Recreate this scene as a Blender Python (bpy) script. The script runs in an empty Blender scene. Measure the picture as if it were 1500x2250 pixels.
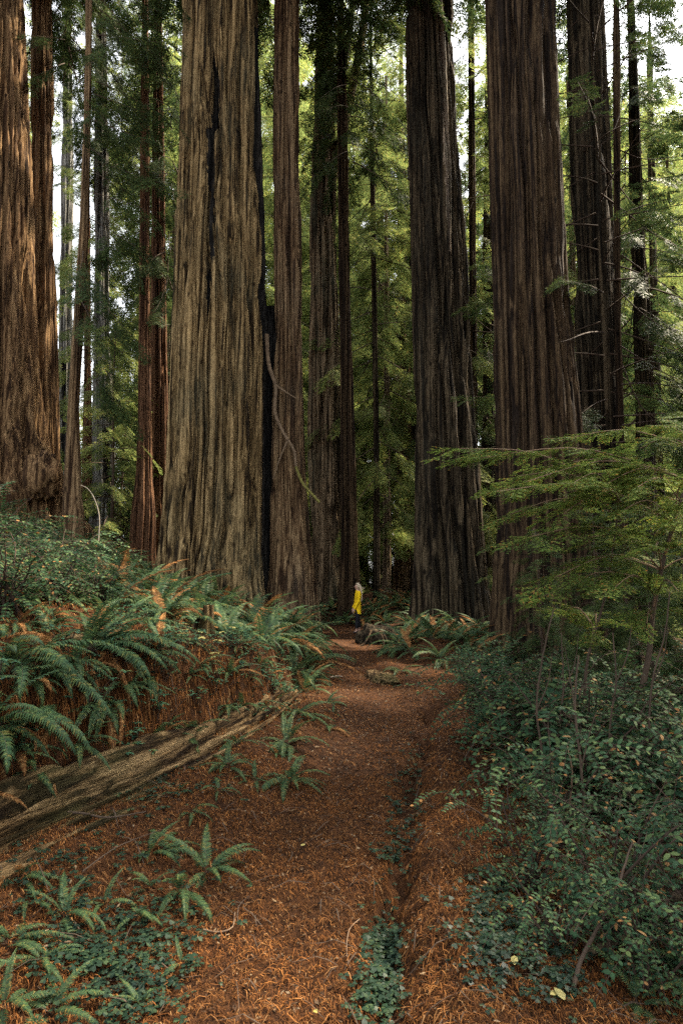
import bpy, math, random
import numpy as np
from mathutils import Vector, Matrix

R = math.radians
SC = bpy.context.scene
COL = SC.collection
rng = np.random.default_rng(11)

# ------------------------------------------------------------------ camera, sky, sun, exposure
PITCH, FPX, CAMZ = R(6.3), 1400.0, 1.6
cam = bpy.data.cameras.new('camera')
cam.sensor_fit = 'VERTICAL'; cam.sensor_height = 36.0; cam.lens = FPX / 2250 * 36
cam.clip_start = 0.05; cam.clip_end = 1500
camo = bpy.data.objects.new('camera', cam); COL.objects.link(camo)
camo.location = (0, 0, CAMZ); camo.rotation_euler = (R(90) + PITCH, 0, 0)
SC.camera = camo

SUN_EL, SUN_AZ = R(50), R(64)          # azimuth measured from +Y (view direction) towards +X
w = bpy.data.worlds.new('World'); SC.world = w; w.use_nodes = True
nt = w.node_tree
bg = nt.nodes['Background']
sky = nt.nodes.new('ShaderNodeTexSky'); sky.sky_type = 'NISHITA'; sky.sun_disc = False
sky.sun_elevation = SUN_EL; sky.sun_rotation = SUN_AZ
sky.air_density = 1.0; sky.dust_density = 3.0; sky.ozone_density = 1.0
hs = nt.nodes.new('ShaderNodeHueSaturation'); hs.inputs['Saturation'].default_value = 0.2   # thin high cloud
nt.links.new(sky.outputs[0], hs.inputs['Color']); nt.links.new(hs.outputs[0], bg.inputs[0]); bg.inputs[1].default_value = 0.15
sl = bpy.data.lights.new('sun', 'SUN'); sl.energy = 5.0; sl.angle = R(2); sl.color = (1.0, 0.86, 0.66)
so = bpy.data.objects.new('sun', sl); COL.objects.link(so)
sd = Vector((math.sin(SUN_AZ) * math.cos(SUN_EL), math.cos(SUN_AZ) * math.cos(SUN_EL), math.sin(SUN_EL)))
so.rotation_euler = sd.to_track_quat('Z', 'Y').to_euler()
so.location = (30, 30, 60)
SC.view_settings.view_transform = 'Standard'; SC.view_settings.look = 'None'
SC.view_settings.gamma = 1.0; SC.view_settings.exposure = 2.45
SC.cycles.max_bounces = 6; SC.cycles.diffuse_bounces = 3; SC.cycles.transmission_bounces = 4
SC.cycles.glossy_bounces = 2; SC.cycles.transparent_max_bounces = 4
SC.cycles.use_denoising = False

# ------------------------------------------------------------------ helpers
def P(px, py, d):
    """world point seen at photo pixel (px,py) standing at ground distance d"""
    u = (px - 750) / FPX; v = (1125 - py) / FPX
    y = math.cos(PITCH) - math.sin(PITCH) * v
    z = math.sin(PITCH) + math.cos(PITCH) * v
    k = d / y
    return np.array([u * k, d, CAMZ + z * k])

def vnoise(x, y, z, seed=0):
    x, y, z = np.broadcast_arrays(np.asarray(x, float), np.asarray(y, float), np.asarray(z, float))
    xi, yi, zi = [np.floor(a).astype(np.int64) for a in (x, y, z)]
    fx, fy, fz = x - xi, y - yi, z - zi
    fx, fy, fz = [f * f * (3 - 2 * f) for f in (fx, fy, fz)]
    def h(a, b, c):
        n = (a * 374761393 + b * 668265263 + c * 1274126177 + seed * 974634777) & 0xffffffff
        n = ((n ^ (n >> 13)) * 1274126177) & 0xffffffff
        return ((n ^ (n >> 16)) & 0xffff) / 65535.0
    def lx(b, c): return h(xi, b, c) * (1 - fx) + h(xi + 1, b, c) * fx
    a = lx(yi, zi) * (1 - fy) + lx(yi + 1, zi) * fy
    b = lx(yi, zi + 1) * (1 - fy) + lx(yi + 1, zi + 1) * fy
    return a * (1 - fz) + b * fz

def fbm(x, y, z, o=4, seed=0):
    s, a, t = 0, 1.0, 0
    for i in range(o):
        s = s + a * vnoise(x * 2 ** i, y * 2 ** i, z * 2 ** i, seed + i); t += a; a *= 0.5
    return s / t

def ss(a, b, x):
    t = np.clip((x - a) / (b - a), 0, 1); return t * t * (3 - 2 * t)

class G:
    """collects quads for ONE mesh"""
    def __init__(self): self.v, self.f, self.m, self.s, self.n = [], [], [], [], 0
    def add(self, V, F, m=0, smooth=False):
        V = np.asarray(V, float).reshape(-1, 3); F = np.asarray(F, np.int64).reshape(-1, 4)
        self.v.append(V); self.f.append(F + self.n); self.n += len(V)
        self.m.append(np.full(len(F), m) if np.isscalar(m) else np.asarray(m)); self.s.append(np.full(len(F), smooth))
        return self
    def mesh(self, name, mats):
        V = np.concatenate(self.v); F = np.concatenate(self.f); n = len(F)
        me = bpy.data.meshes.new(name)
        me.vertices.add(len(V)); me.vertices.foreach_set('co', V.astype(np.float32).ravel())
        me.loops.add(n * 4); me.loops.foreach_set('vertex_index', F.astype(np.int32).ravel())
        me.polygons.add(n)
        me.polygons.foreach_set('loop_start', np.arange(0, n * 4, 4, dtype=np.int32))
        me.polygons.foreach_set('loop_total', np.full(n, 4, np.int32))
        me.polygons.foreach_set('use_smooth', np.concatenate(self.s).astype(bool))
        me.polygons.foreach_set('material_index', np.concatenate(self.m).astype(np.int32))
        for m in mats: me.materials.append(m)
        me.update(calc_edges=True)
        return me

def link(name, me, parent=None, loc=(0, 0, 0), rz=0.0, sc=1.0):
    o = bpy.data.objects.new(name, me); COL.objects.link(o)
    o.location = loc; o.rotation_euler = (0, 0, rz)
    o.scale = (sc, sc, sc) if np.isscalar(sc) else sc
    if parent is not None: o.parent = parent
    return o

def tag(o, label, cat, group=None, kind=None):
    if label: o['label'] = label
    if cat: o['category'] = cat
    if group: o['group'] = group
    if kind: o['kind'] = kind
    return o

def empty(name, loc=(0, 0, 0), rz=0.0, sc=1.0):
    o = bpy.data.objects.new(name, None); COL.objects.link(o)
    o.location = loc; o.rotation_euler = (0, 0, rz); o.scale = (sc, sc, sc); o.empty_display_size = 0.2
    return o

def norm(a): return a / np.maximum(np.linalg.norm(a, axis=-1, keepdims=True), 1e-9)

def frames(D, up=(0, 0, 1), roll=None):
    """3x3 matrices whose y column is D and whose z column is close to up"""
    D = norm(np.asarray(D, float)); up = np.broadcast_to(np.asarray(up, float), D.shape)
    X = np.cross(D, up); bad = np.linalg.norm(X, axis=-1) < 1e-3
    X[bad] = (1, 0, 0); X = norm(X); Z = np.cross(X, D)
    if roll is not None:
        c, s = np.cos(roll)[:, None], np.sin(roll)[:, None]
        X, Z = X * c + Z * s, Z * c - X * s
    return np.stack([X, D, Z], axis=-1)

def inst(V, F, M, T, S):
    """copies of (V,F) into one array: rotation M, place T, scale S"""
    K = len(T)
    W = np.einsum('kij,nj->kni', M, V) * np.asarray(S).reshape(K, 1, 1) + T[:, None, :]
    return W.reshape(-1, 3), (F[None] + (np.arange(K) * len(V))[:, None, None]).reshape(-1, 4)

def tube(pts, rad, k=6):
    pts = np.asarray(pts, float); n = len(pts); rad = np.broadcast_to(rad, (n,))
    D = norm(np.gradient(pts, axis=0))
    ref = np.array([0.31, 0.22, 0.92]) if abs(D[:, 2]).mean() < 0.8 else np.array([0.93, 0.31, 0.1])
    X = norm(np.cross(D, ref)); Y = np.cross(D, X)
    a = np.linspace(0, 2 * np.pi, k, endpoint=False)
    V = pts[:, None] + rad[:, None, None] * (np.cos(a)[None, :, None] * X[:, None] + np.sin(a)[None, :, None] * Y[:, None])
    i = np.arange(n - 1)[:, None] * k; j = np.arange(k)[None]; j2 = (j + 1) % k
    F = np.stack([i + j, i + j2, i + k + j2, i + k + j], -1).reshape(-1, 4)
    return V.reshape(-1, 3), F

def smooth_pts(pts, n=24):
    pts = np.asarray(pts, float); t = np.linspace(0, len(pts) - 1, n)
    out = []
    for x in t:
        i = min(int(x), len(pts) - 2); f = x - i
        p0, p1, p2, p3 = pts[max(i - 1, 0)], pts[i], pts[i + 1], pts[min(i + 2, len(pts) - 1)]
        out.append(0.5 * (2 * p1 + (p2 - p0) * f + (2 * p0 - 5 * p1 + 4 * p2 - p3) * f * f + (3 * p1 - p0 - 3 * p2 + p3) * f ** 3))
    return np.array(out)

# ------------------------------------------------------------------ materials
def newmat(name):
    m = bpy.data.materials.new(name); m.use_nodes = True
    t = m.node_tree; b = t.nodes['Principled BSDF']
    return m, t, b

def N(t, kind, **kw):
    n = t.nodes.new(kind)
    for k, v in kw.items(): setattr(n, k, v)
    return n

def ramp(t, stops, fac=None, interp='LINEAR'):
    r = N(t, 'ShaderNodeValToRGB'); r.color_ramp.interpolation = interp
    e = r.color_ramp.elements
    while len(e) < len(stops): e.new(0.5)
    for i, (p, c) in enumerate(stops): e[i].position = p; e[i].color = (*c, 1)
    if fac is not None: t.links.new(fac, r.inputs[0])
    return r

def noise_at(t, scale, detail=5, rough=0.6, coord='Object', dist=0.0):
    tc = N(t, 'ShaderNodeTexCoord'); mp = N(t, 'ShaderNodeMapping'); mp.inputs['Scale'].default_value = scale
    t.links.new(tc.outputs[coord], mp.inputs[0])
    n = N(t, 'ShaderNodeTexNoise'); n.inputs['Scale'].default_value = 1.0; n.inputs['Detail'].default_value = detail
    n.inputs['Roughness'].default_value = rough; n.inputs['Distortion'].default_value = dist
    t.links.new(mp.outputs[0], n.inputs['Vector'])
    return n

def mixc(t, a, b, fac, blend='MIX'):
    m = N(t, 'ShaderNodeMix', data_type='RGBA', blend_type=blend)
    for s, v in ((m.inputs[6], a), (m.inputs[7], b), (m.inputs[0], fac)):
        if hasattr(v, 'is_linked') or hasattr(v, 'links'): t.links.new(v, s)
        elif isinstance(v, tuple): s.default_value = (*v, 1)
        else: s.default_value = v
    return m.outputs[2]

def bark(name, dark, mid, light, sxy=6.6, sz=0.40, patch=(0.10, 0.11, 0.07), patch_amt=0.35, bump=1.0):
    m, t, b = newmat(name)
    n1 = noise_at(t, (sxy * 1.4, sxy * 1.4, sz * .5), 7, 0.62, 'Object', .25)
    c = ramp(t, [(0.42, dark), (0.50, mid), (0.61, light)], n1.outputs['Fac']).outputs[0]  # dark streaks: inner bark, deepened in colour to imitate furrow shade
    n2 = noise_at(t, (0.9, 0.9, 0.35), 4, 0.6)
    pf = ramp(t, [(0.48, (0, 0, 0)), (0.68, (patch_amt,) * 3)], n2.outputs['Fac']).outputs[0]
    c = mixc(t, c, patch, pf)
    n3 = noise_at(t, (26, 26, 5), 3, 0.7)
    fl = ramp(t, [(0.30, (0.45, 0.42, 0.40)), (0.55, (1.0, 1.0, 1.0)), (0.75, (1.35, 1.3, 1.25))], n3.outputs['Fac']).outputs[0]
    c = mixc(t, c, fl, 1.0, 'MULTIPLY')
    tc = N(t, 'ShaderNodeTexCoord'); mp = N(t, 'ShaderNodeMapping'); mp.inputs['Scale'].default_value = (2.6, 2.6, 1.5); t.links.new(tc.outputs['Object'], mp.inputs[0])
    vo = N(t, 'ShaderNodeTexVoronoi'); vo.inputs['Scale'].default_value = 1.0; t.links.new(mp.outputs[0], vo.inputs['Vector'])
    kn = ramp(t, [(0.07, (0.22, 0.2, 0.19)), (0.17, (1, 1, 1))], vo.outputs['Distance']).outputs[0]     # small knots
    c = mixc(t, c, kn, 1.0, 'MULTIPLY')
    t.links.new(c, b.inputs['Base Color'])
    b.inputs['Roughness'].default_value = 0.95; b.inputs['Specular IOR Level'].default_value = 0.12
    n4 = noise_at(t, (22, 22, 1.6), 5, 0.7)
    bp = N(t, 'ShaderNodeBump'); bp.inputs['Strength'].default_value = bump; bp.inputs['Distance'].default_value = 0.12
    t.links.new(n4.outputs['Fac'], bp.inputs['Height']); t.links.new(bp.outputs[0], b.inputs['Normal'])
    return m

def leaf(name, stops, trans=0.3, rough=0.55, spec=0.25, clump=0.7, interp='LINEAR'):
    m, t, b = newmat(name)
    ge = N(t, 'ShaderNodeNewGeometry'); oi = N(t, 'ShaderNodeObjectInfo')
    a = N(t, 'ShaderNodeMath', operation='ADD'); t.links.new(ge.outputs['Random Per Island'], a.inputs[0]); t.links.new(oi.outputs['Random'], a.inputs[1])
    f = N(t, 'ShaderNodeMath', operation='FRACT'); t.links.new(a.outputs[0], f.inputs[0])
    c = ramp(t, stops, f.outputs[0], interp).outputs[0]
    n = noise_at(t, (clump,) * 3, 3, 0.6)
    v = ramp(t, [(0.35, (0.62, 0.66, 0.7)), (0.65, (1.25, 1.2, 1.05))], n.outputs['Fac']).outputs[0]
    c = mixc(t, c, v, 1.0, 'MULTIPLY')
    t.links.new(c, b.inputs['Base Color'])
    b.inputs['Roughness'].default_value = rough; b.inputs['Specular IOR Level'].default_value = spec
    tr = N(t, 'ShaderNodeBsdfTranslucent'); t.links.new(c, tr.inputs[0])
    ms = N(t, 'ShaderNodeMixShader'); ms.inputs[0].default_value = trans
    t.links.new(b.outputs[0], ms.inputs[1]); t.links.new(tr.outputs[0], ms.inputs[2])
    t.links.new(ms.outputs[0], t.nodes['Material Output'].inputs[0])
    return m

def plain(name, col, rough=0.8, spec=0.2, var=0.25, scale=6):
    m, t, b = newmat(name)
    n = noise_at(t, (scale,) * 3, 4, 0.65)
    v = ramp(t, [(0.3, (1 - var,) * 3), (0.7, (1 + var,) * 3)], n.outputs['Fac']).outputs[0]
    t.links.new(mixc(t, col, v, 1.0, 'MULTIPLY'), b.inputs['Base Color'])
    b.inputs['Roughness'].default_value = rough; b.inputs['Specular IOR Level'].default_value = spec
    return m

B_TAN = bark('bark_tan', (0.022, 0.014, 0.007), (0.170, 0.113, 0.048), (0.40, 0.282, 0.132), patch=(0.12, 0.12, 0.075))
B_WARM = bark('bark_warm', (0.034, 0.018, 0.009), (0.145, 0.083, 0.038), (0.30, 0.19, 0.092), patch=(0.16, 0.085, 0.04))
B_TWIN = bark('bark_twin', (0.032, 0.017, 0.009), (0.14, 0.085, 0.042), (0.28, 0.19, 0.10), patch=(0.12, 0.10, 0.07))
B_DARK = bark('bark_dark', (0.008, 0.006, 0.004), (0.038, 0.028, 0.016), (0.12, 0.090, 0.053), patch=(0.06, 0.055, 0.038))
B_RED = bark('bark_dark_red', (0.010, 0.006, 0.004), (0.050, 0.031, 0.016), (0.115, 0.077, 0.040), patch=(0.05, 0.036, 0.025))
B_GREY = bark('bark_grey', (0.05, 0.048, 0.042), (0.17, 0.165, 0.145), (0.32, 0.31, 0.28), patch=(0.05, 0.045, 0.04))
B_RUST = bark('bark_rust', (0.036, 0.018, 0.010), (0.13, 0.066, 0.034), (0.23, 0.125, 0.066), patch=(0.10, 0.05, 0.03))
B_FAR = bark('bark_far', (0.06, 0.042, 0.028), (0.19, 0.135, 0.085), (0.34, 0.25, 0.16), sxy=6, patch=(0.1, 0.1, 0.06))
B_LOG = bark('bark_log', (0.024, 0.014, 0.006), (0.135, 0.085, 0.038), (0.30, 0.205, 0.10), sxy=9, sz=1.6, patch=(0.085, 0.09, 0.03), patch_amt=0.6, bump=1.0)
B_PALE = bark('bark_pale', (0.08, 0.06, 0.045), (0.22, 0.17, 0.12), (0.36, 0.29, 0.21))
B_MID = bark('bark_mid', (0.024, 0.016, 0.009), (0.135, 0.094, 0.054), (0.29, 0.21, 0.125))
CHAR_SHADE = bark('char_and_shade', (0.006, 0.006, 0.006), (0.016, 0.015, 0.014), (0.04, 0.036, 0.03), patch=(0.02, 0.018, 0.015))  # char of the burns, also used to paint shaded trunk sides black
WOOD = plain('dead_wood', (0.16, 0.105, 0.065), 0.85)
LIMBM = plain('limb_wood', (0.125, 0.088, 0.055), .9, .1, .5, 9)
PALEWOOD = plain('pale_dead_wood', (0.36, 0.30, 0.23), 0.85)
TWIGM = plain('branch_wood', (0.055, 0.038, 0.026), 0.9)
DARKWOOD = plain('dark_stem_wood', (0.04, 0.026, 0.018), 0.85)
MOSSWOOD = plain('mossy_wood', (0.13, 0.12, 0.035), 0.95, 0.1, 0.5, 14)

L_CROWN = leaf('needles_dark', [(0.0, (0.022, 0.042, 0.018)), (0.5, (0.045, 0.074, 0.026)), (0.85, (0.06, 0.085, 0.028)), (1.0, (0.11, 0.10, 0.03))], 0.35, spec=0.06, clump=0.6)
L_FAR = leaf('needles_sun_painted', [(0.0, (0.085, 0.135, 0.045)), (0.5, (0.150, 0.195, 0.060)), (0.9, (0.23, 0.245, 0.075)), (1.0, (0.27, 0.21, 0.065))], 0.55, spec=0.06, clump=0.35)  # sunlight on the far trees put into a brighter needle colour
L_HEM = leaf('needles_bright', [(0.0, (0.05, 0.09, 0.022)), (0.5, (0.115, 0.175, 0.038)), (0.88, (0.19, 0.24, 0.055)), (0.95, (0.26, 0.16, 0.05)), (1.0, (0.30, 0.15, 0.04))], 0.45, spec=0.06, clump=2.2)  # young growth, its colour brightened for sun that misses the sapling
L_FERN = leaf('fern_green', [(0.0, (0.026, 0.060, 0.030)), (0.6, (0.048, 0.092, 0.040)), (0.9, (0.085, 0.125, 0.042)), (1.0, (0.15, 0.13, 0.04))], 0.3, 0.55, 0.14, clump=1.5)
L_FERNDEAD = leaf('fern_brown', [(0.0, (0.11, 0.045, 0.015)), (0.6, (0.22, 0.10, 0.035)), (1.0, (0.32, 0.18, 0.07))], 0.25, 0.8, 0.1, clump=3)
L_BUSH = leaf('huckleberry_green', [(0.0, (0.015, 0.040, 0.020)), (0.55, (0.034, 0.078, 0.036)), (0.95, (0.085, 0.125, 0.045)), (0.96, (0.20, 0.09, 0.03)), (1.0, (0.26, 0.15, 0.06))], 0.22, 0.6, 0.1, clump=2.0)
L_SORREL = leaf('sorrel_green', [(0.0, (0.008, 0.022, 0.014)), (0.7, (0.015, 0.036, 0.021)), (1.0, (0.04, 0.065, 0.028))], 0.2, 0.5, 0.25, clump=3)
L_HERB = leaf('herb_green', [(0.0, (0.025, 0.075, 0.045)), (0.7, (0.045, 0.11, 0.06)), (1.0, (0.11, 0.15, 0.05))], 0.25, 0.45, 0.3, clump=3)
L_YELLOW = leaf('yellow_leaf', [(0.0, (0.34, 0.30, 0.09)), (1.0, (0.46, 0.40, 0.16))], 0.3, 0.6, 0.2, clump=8)
L_LITTER = leaf('litter_needles', [(0.0, (0.028, 0.011, 0.004)), (0.4, (0.092, 0.034, 0.010)), (0.7, (0.17, 0.065, 0.018)), (0.94, (0.25, 0.108, 0.032)), (1.0, (0.32, 0.18, 0.08))], 0.1, 0.8, 0.1, clump=1.3)

L_CHIP = leaf('litter_chips', [(0.0, (0.018, 0.010, 0.007)), (0.5, (0.060, 0.034, 0.020)), (0.85, (0.13, 0.085, 0.05)), (1.0, (0.26, 0.19, 0.12))], 0.05, 0.85, 0.1, clump=2)
def ground_mat():
    m, t, b = newmat('forest_floor')
    n = noise_at(t, (14, 14, 14), 9, 0.75)
    c = ramp(t, [(0.32, (0.014, 0.007, 0.004)), (0.5, (0.048, 0.021, 0.009)), (0.68, (0.11, 0.048, 0.019))], n.outputs['Fac']).outputs[0]
    n2 = noise_at(t, (0.7, 0.7, 0.7), 4, 0.6)
    v = ramp(t, [(0.35, (0.6, 0.6, 0.6)), (0.65, (1.15, 1.15, 1.15))], n2.outputs['Fac']).outputs[0]
    t.links.new(mixc(t, c, v, 1.0, 'MULTIPLY'), b.inputs['Base Color'])
    b.inputs['Roughness'].default_value = 0.95; b.inputs['Specular IOR Level'].default_value = 0.1
    n3 = noise_at(t, (45, 45, 45), 6, 0.75)
    bp = N(t, 'ShaderNodeBump'); bp.inputs['Strength'].default_value = 0.8; bp.inputs['Distance'].default_value = 0.03
    t.links.new(n3.outputs['Fac'], bp.inputs['Height']); t.links.new(bp.outputs[0], b.inputs['Normal'])
    return m
GROUND = ground_mat()

# ------------------------------------------------------------------ terrain
def edge_l(y): return np.interp(y, [0, 2.5, 3.2, 5, 7.2, 9, 12, 16, 19, 22, 26, 32], [-2.75, -2.25, -1.95, -1.32, -.68, -.55, -.55, -.7, -.95, -1.7, -3.4, -6.5])
def edge_r(y): return np.interp(y, [2, 3, 5, 8, 10, 14, 18, 22, 30], [.95, 1.0, 1.15, 1.6, 1.75, 2.1, 4.0, 6.0, 9.0])
def rut_c(y): return np.interp(y, [1.5, 2.3, 2.75, 4.54, 7.3, 9], [.05, .1, .2, .45, .96, 1.15])

def ground(x, y):
    x = np.asarray(x, float); y = np.asarray(y, float)
    s = edge_l(y) - x
    amp = np.interp(y, [0, 7, 10, 14, 40], [1.0, 1.0, .75, .6, .5])
    z = 0.24 * ss(-1.3, 0.0, s) * np.interp(y, [6, 10], [1, .25]) + 0.74 * ss(.04, .42, s) * amp + .30 * np.clip(s - .5, 0, 14) + .10 * np.clip(s - 14.5, 0, 60)
    d = np.maximum(0, x - edge_r(y))
    z = z - 4.5 * (1 - np.exp(-.30 * d / 4.5))
    z = z + 0.55 * ss(21.5, 25.5, y) + .012 * np.clip(y - 26, 0, 60)
    z = z + 0.22 * ss(.9, 2.2, x) * ss(13, 16, y) * (1 - ss(4, 6, x))
    w_ = ss(9.3, 8.0, y)
    rc = rut_c(y) + .10 * (vnoise(y * 1.6, 0, 0, 31) - .5) + .05 * (vnoise(y * 6, 0, 0, 32) - .5)
    z = z - .16 * (.35 + .65 * ss(.35, .6, vnoise(y * 1.1, 0, 0, 33))) * np.exp(-((x - rc) / .08) ** 2) * w_ + .10 * np.exp(-((x - rc - .3) / .2) ** 2) * w_
    z = z + .10 * np.exp(-(((x - .85) / .28) ** 2 + ((y - 12.3) / .9) ** 2)) + .28 * np.exp(-(((x - 1.95) / .5) ** 2 + ((y - 14.2) / 1.1) ** 2))
    nz = fbm(x * 1.1, y * 1.1, 0.3, 4, 3) - .5
    onpath = np.exp(-((x - .2) / 1.0) ** 2)
    z = z + nz * (.22 - .14 * onpath) + (fbm(x * 7, y * 7, 0.7, 2, 9) - .5) * .05
    return z

def gz(x, y): return float(ground(np.array([x]), np.array([y]))[0])

def spaced(a0, a1, fine0, fine1, step, grow=1.09):
    c = list(np.arange(fine0, fine1, step)); s = step; v = c[-1]
    while v < a1: s *= grow; v += s; c.append(v)
    s = step; v = fine0; lo = []
    while v > a0: s *= grow; v -= s; lo.append(v)
    return np.array(lo[::-1] + c)

xs = spaced(-260, 260, -4.0, 3.0, .045, 1.05); ys = spaced(-120, 400, 1.2, 9.0, .045, 1.035)
X, Y = np.meshgrid(xs, ys); Z = ground(X, Y)
nx, ny = len(xs), len(ys)
i, j = np.meshgrid(np.arange(nx - 1), np.arange(ny - 1)); q = j * nx + i
g = G().add(np.stack([X, Y, Z], -1), np.stack([q, q + 1, q + nx + 1, q + nx], -1), 0, True)
tag(link('ground', g.mesh('ground', [GROUND])), None, None, kind='structure')

# ------------------------------------------------------------------ trunks
def trunk_geo(zs, cx, cy, rad, seed, nseg=200, kf=9.0, depth=.07, twist=0.0, flute=.18, zb=0.0, scars_and_shade=(), rough=.5):
    """cy may be scalar or per-row; scars: (theta0, theta1, z0, z1, push) charred hollows and black strips painted for shade, angles where -pi/2 faces the camera"""
    th = np.linspace(-np.pi, np.pi, nseg, endpoint=False)
    T, Zg = np.meshgrid(th, zs)
    Rg = np.repeat(np.asarray(rad)[:, None], nseg, 1)
    Tw = T + twist * (Zg - zb) + .16 * (vnoise(np.cos(T) * 2.2, np.sin(T) * 2.2, Zg * .45, seed) - .5) + .03 * (vnoise(np.cos(T) * 5, np.sin(T) * 5, Zg * 1.1, seed + 5) - .5)
    def ridg(k, kz, sd): return np.abs(2 * vnoise(np.cos(Tw) * k, np.sin(Tw) * k, Zg * kz, sd) - 1)
    a = ridg(kf, .16, seed + 1); Tb, Tw = Tw, Tw + .12 * (vnoise(np.cos(T) * 4, np.sin(T) * 4, Zg * .8, seed + 9) - .5); b = ridg(kf * 2.1, .4, seed + 2); Tw = Tb; c = ridg(kf * .38, .05, seed + 3)
    dsp = depth * 2.5 * (ss(0, .30, a) - 1) + depth * 1.0 * (ss(0, .3, b) - 1) + depth * 3.0 * (ss(0, .16, c) - 1) + depth * 1.2 * (a - .5)
    dsp = dsp + depth * rough * (vnoise(np.cos(Tw) * kf * 2, np.sin(Tw) * kf * 2, Zg * 5, seed + 4) - .5)
    fl = (vnoise(np.cos(T) * 1.9, np.sin(T) * 1.9, Zg * .12, seed + 7) - .45)
    dsp = dsp + Rg * flute * fl * (.35 + 2.3 * np.exp(-np.maximum(Zg - zb, 0) / 1.5))
    mi = np.zeros(T.shape, int)
    for (t0, t1, z0, z1, push, *mm) in scars_and_shade:
        edge = .16 * (vnoise(Zg * .9, T * 3, .5, seed + 20) - .5) + .10 * (vnoise(Zg * 4, T * 30, .5, seed + 21) - .5)
        ft = np.minimum(ss(t0 - .03, t0 + .03, T + edge), 1 - ss(t1 - .03, t1 + .03, T + edge))
        fz = np.minimum(ss(z0, z0 + .12 * (z1 - z0), Zg), 1 - ss(z1 - .9, z1, Zg + .9 * (vnoise(T * 25, 0, 0, seed + 22) - .5)))
        k = ft * fz
        dsp = dsp - push * k
        mi[k > .45] = mm[0] if mm else 1
    r = Rg + dsp
    cxg = np.asarray(cx)[:, None] if np.ndim(cx) else cx
    cyg = np.asarray(cy)[:, None] if np.ndim(cy) else cy
    V = np.stack([cxg + r * np.cos(T), cyg + r * np.sin(T), Zg + 0 * T], -1)
    n = len(zs)
    ii = np.arange(n - 1)[:, None] * nseg; jj = np.arange(nseg)[None]; j2 = (jj + 1) % nseg
    F = np.stack([ii + jj, ii + j2, ii + nseg + j2, ii + nseg + jj], -1)
    return V, F, mi[:-1]

# ------------------------------------------------------------------ needle sprays, crowns
def kites(p, d, l, w, nrm):
    """(n) leaf blades as quads"""
    s = norm(np.cross(d, nrm)) * (np.asarray(w)[:, None] * .5); L_ = d * np.asarray(l)[:, None]
    V = np.stack([p, p + L_ * .42 + s, p + L_, p + L_ * .42 - s], 1).reshape(-1, 3)
    return V, np.arange(len(V)).reshape(-1, 4)

def spray(seed, L=1.0, ntw=9, per=4, lw=.035, ll=.11, flat=.25, droop=.25):
    """flat conifer spray along +Y: side twigs carrying blades"""
    r = np.random.default_rng(seed); p, d, l, w_ = [], [], [], []
    for k in range(ntw * 2 + 1):
        side = 0 if k == ntw * 2 else (1 if k % 2 else -1)
        t = .12 + .85 * (k / (2 * ntw)) if side else .9
        base = np.array([0, t * L, -droop * L * t * t])
        ang = side * R(r.uniform(38, 62)); tl = L * (.42 * math.sin(math.pi * min(1, .18 + .82 * t)) + .07) * r.uniform(.75, 1.2)
        dv = np.array([math.sin(ang), math.cos(ang), r.uniform(-.35, .1)]); dv /= np.linalg.norm(dv)
        for q in range(per):
            f = (q + r.uniform(.1, .6)) / per
            for sg in (-1, 1):
                a2 = ang + sg * R(r.uniform(25, 50))
                dd = np.array([math.sin(a2), math.cos(a2), r.uniform(-flat, flat) - .1]); dd /= np.linalg.norm(dd)
                p.append(base + dv * tl * f + np.array([0, 0, -droop * .5 * tl * f * f])); d.append(dd); l.append(ll * r.uniform(.7, 1.3)); w_.append(lw * r.uniform(.7, 1.3))
    p, d = np.array(p), np.array(d)
    nr = norm(np.stack([r.uniform(-.4, .4, len(p)), r.uniform(-.4, .4, len(p)), np.ones(len(p))], -1))
    return kites(p, d, l, w_, nr)

SPR_MID = [spray(40 + k, 1.0, 8, 5, .036, .112) for k in range(4)]      # seen from 20 m and more
SPR_NEAR = [spray(60 + k, 1.0, 8, 7, .034, .082, .10, .14) for k in range(4)]

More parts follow.
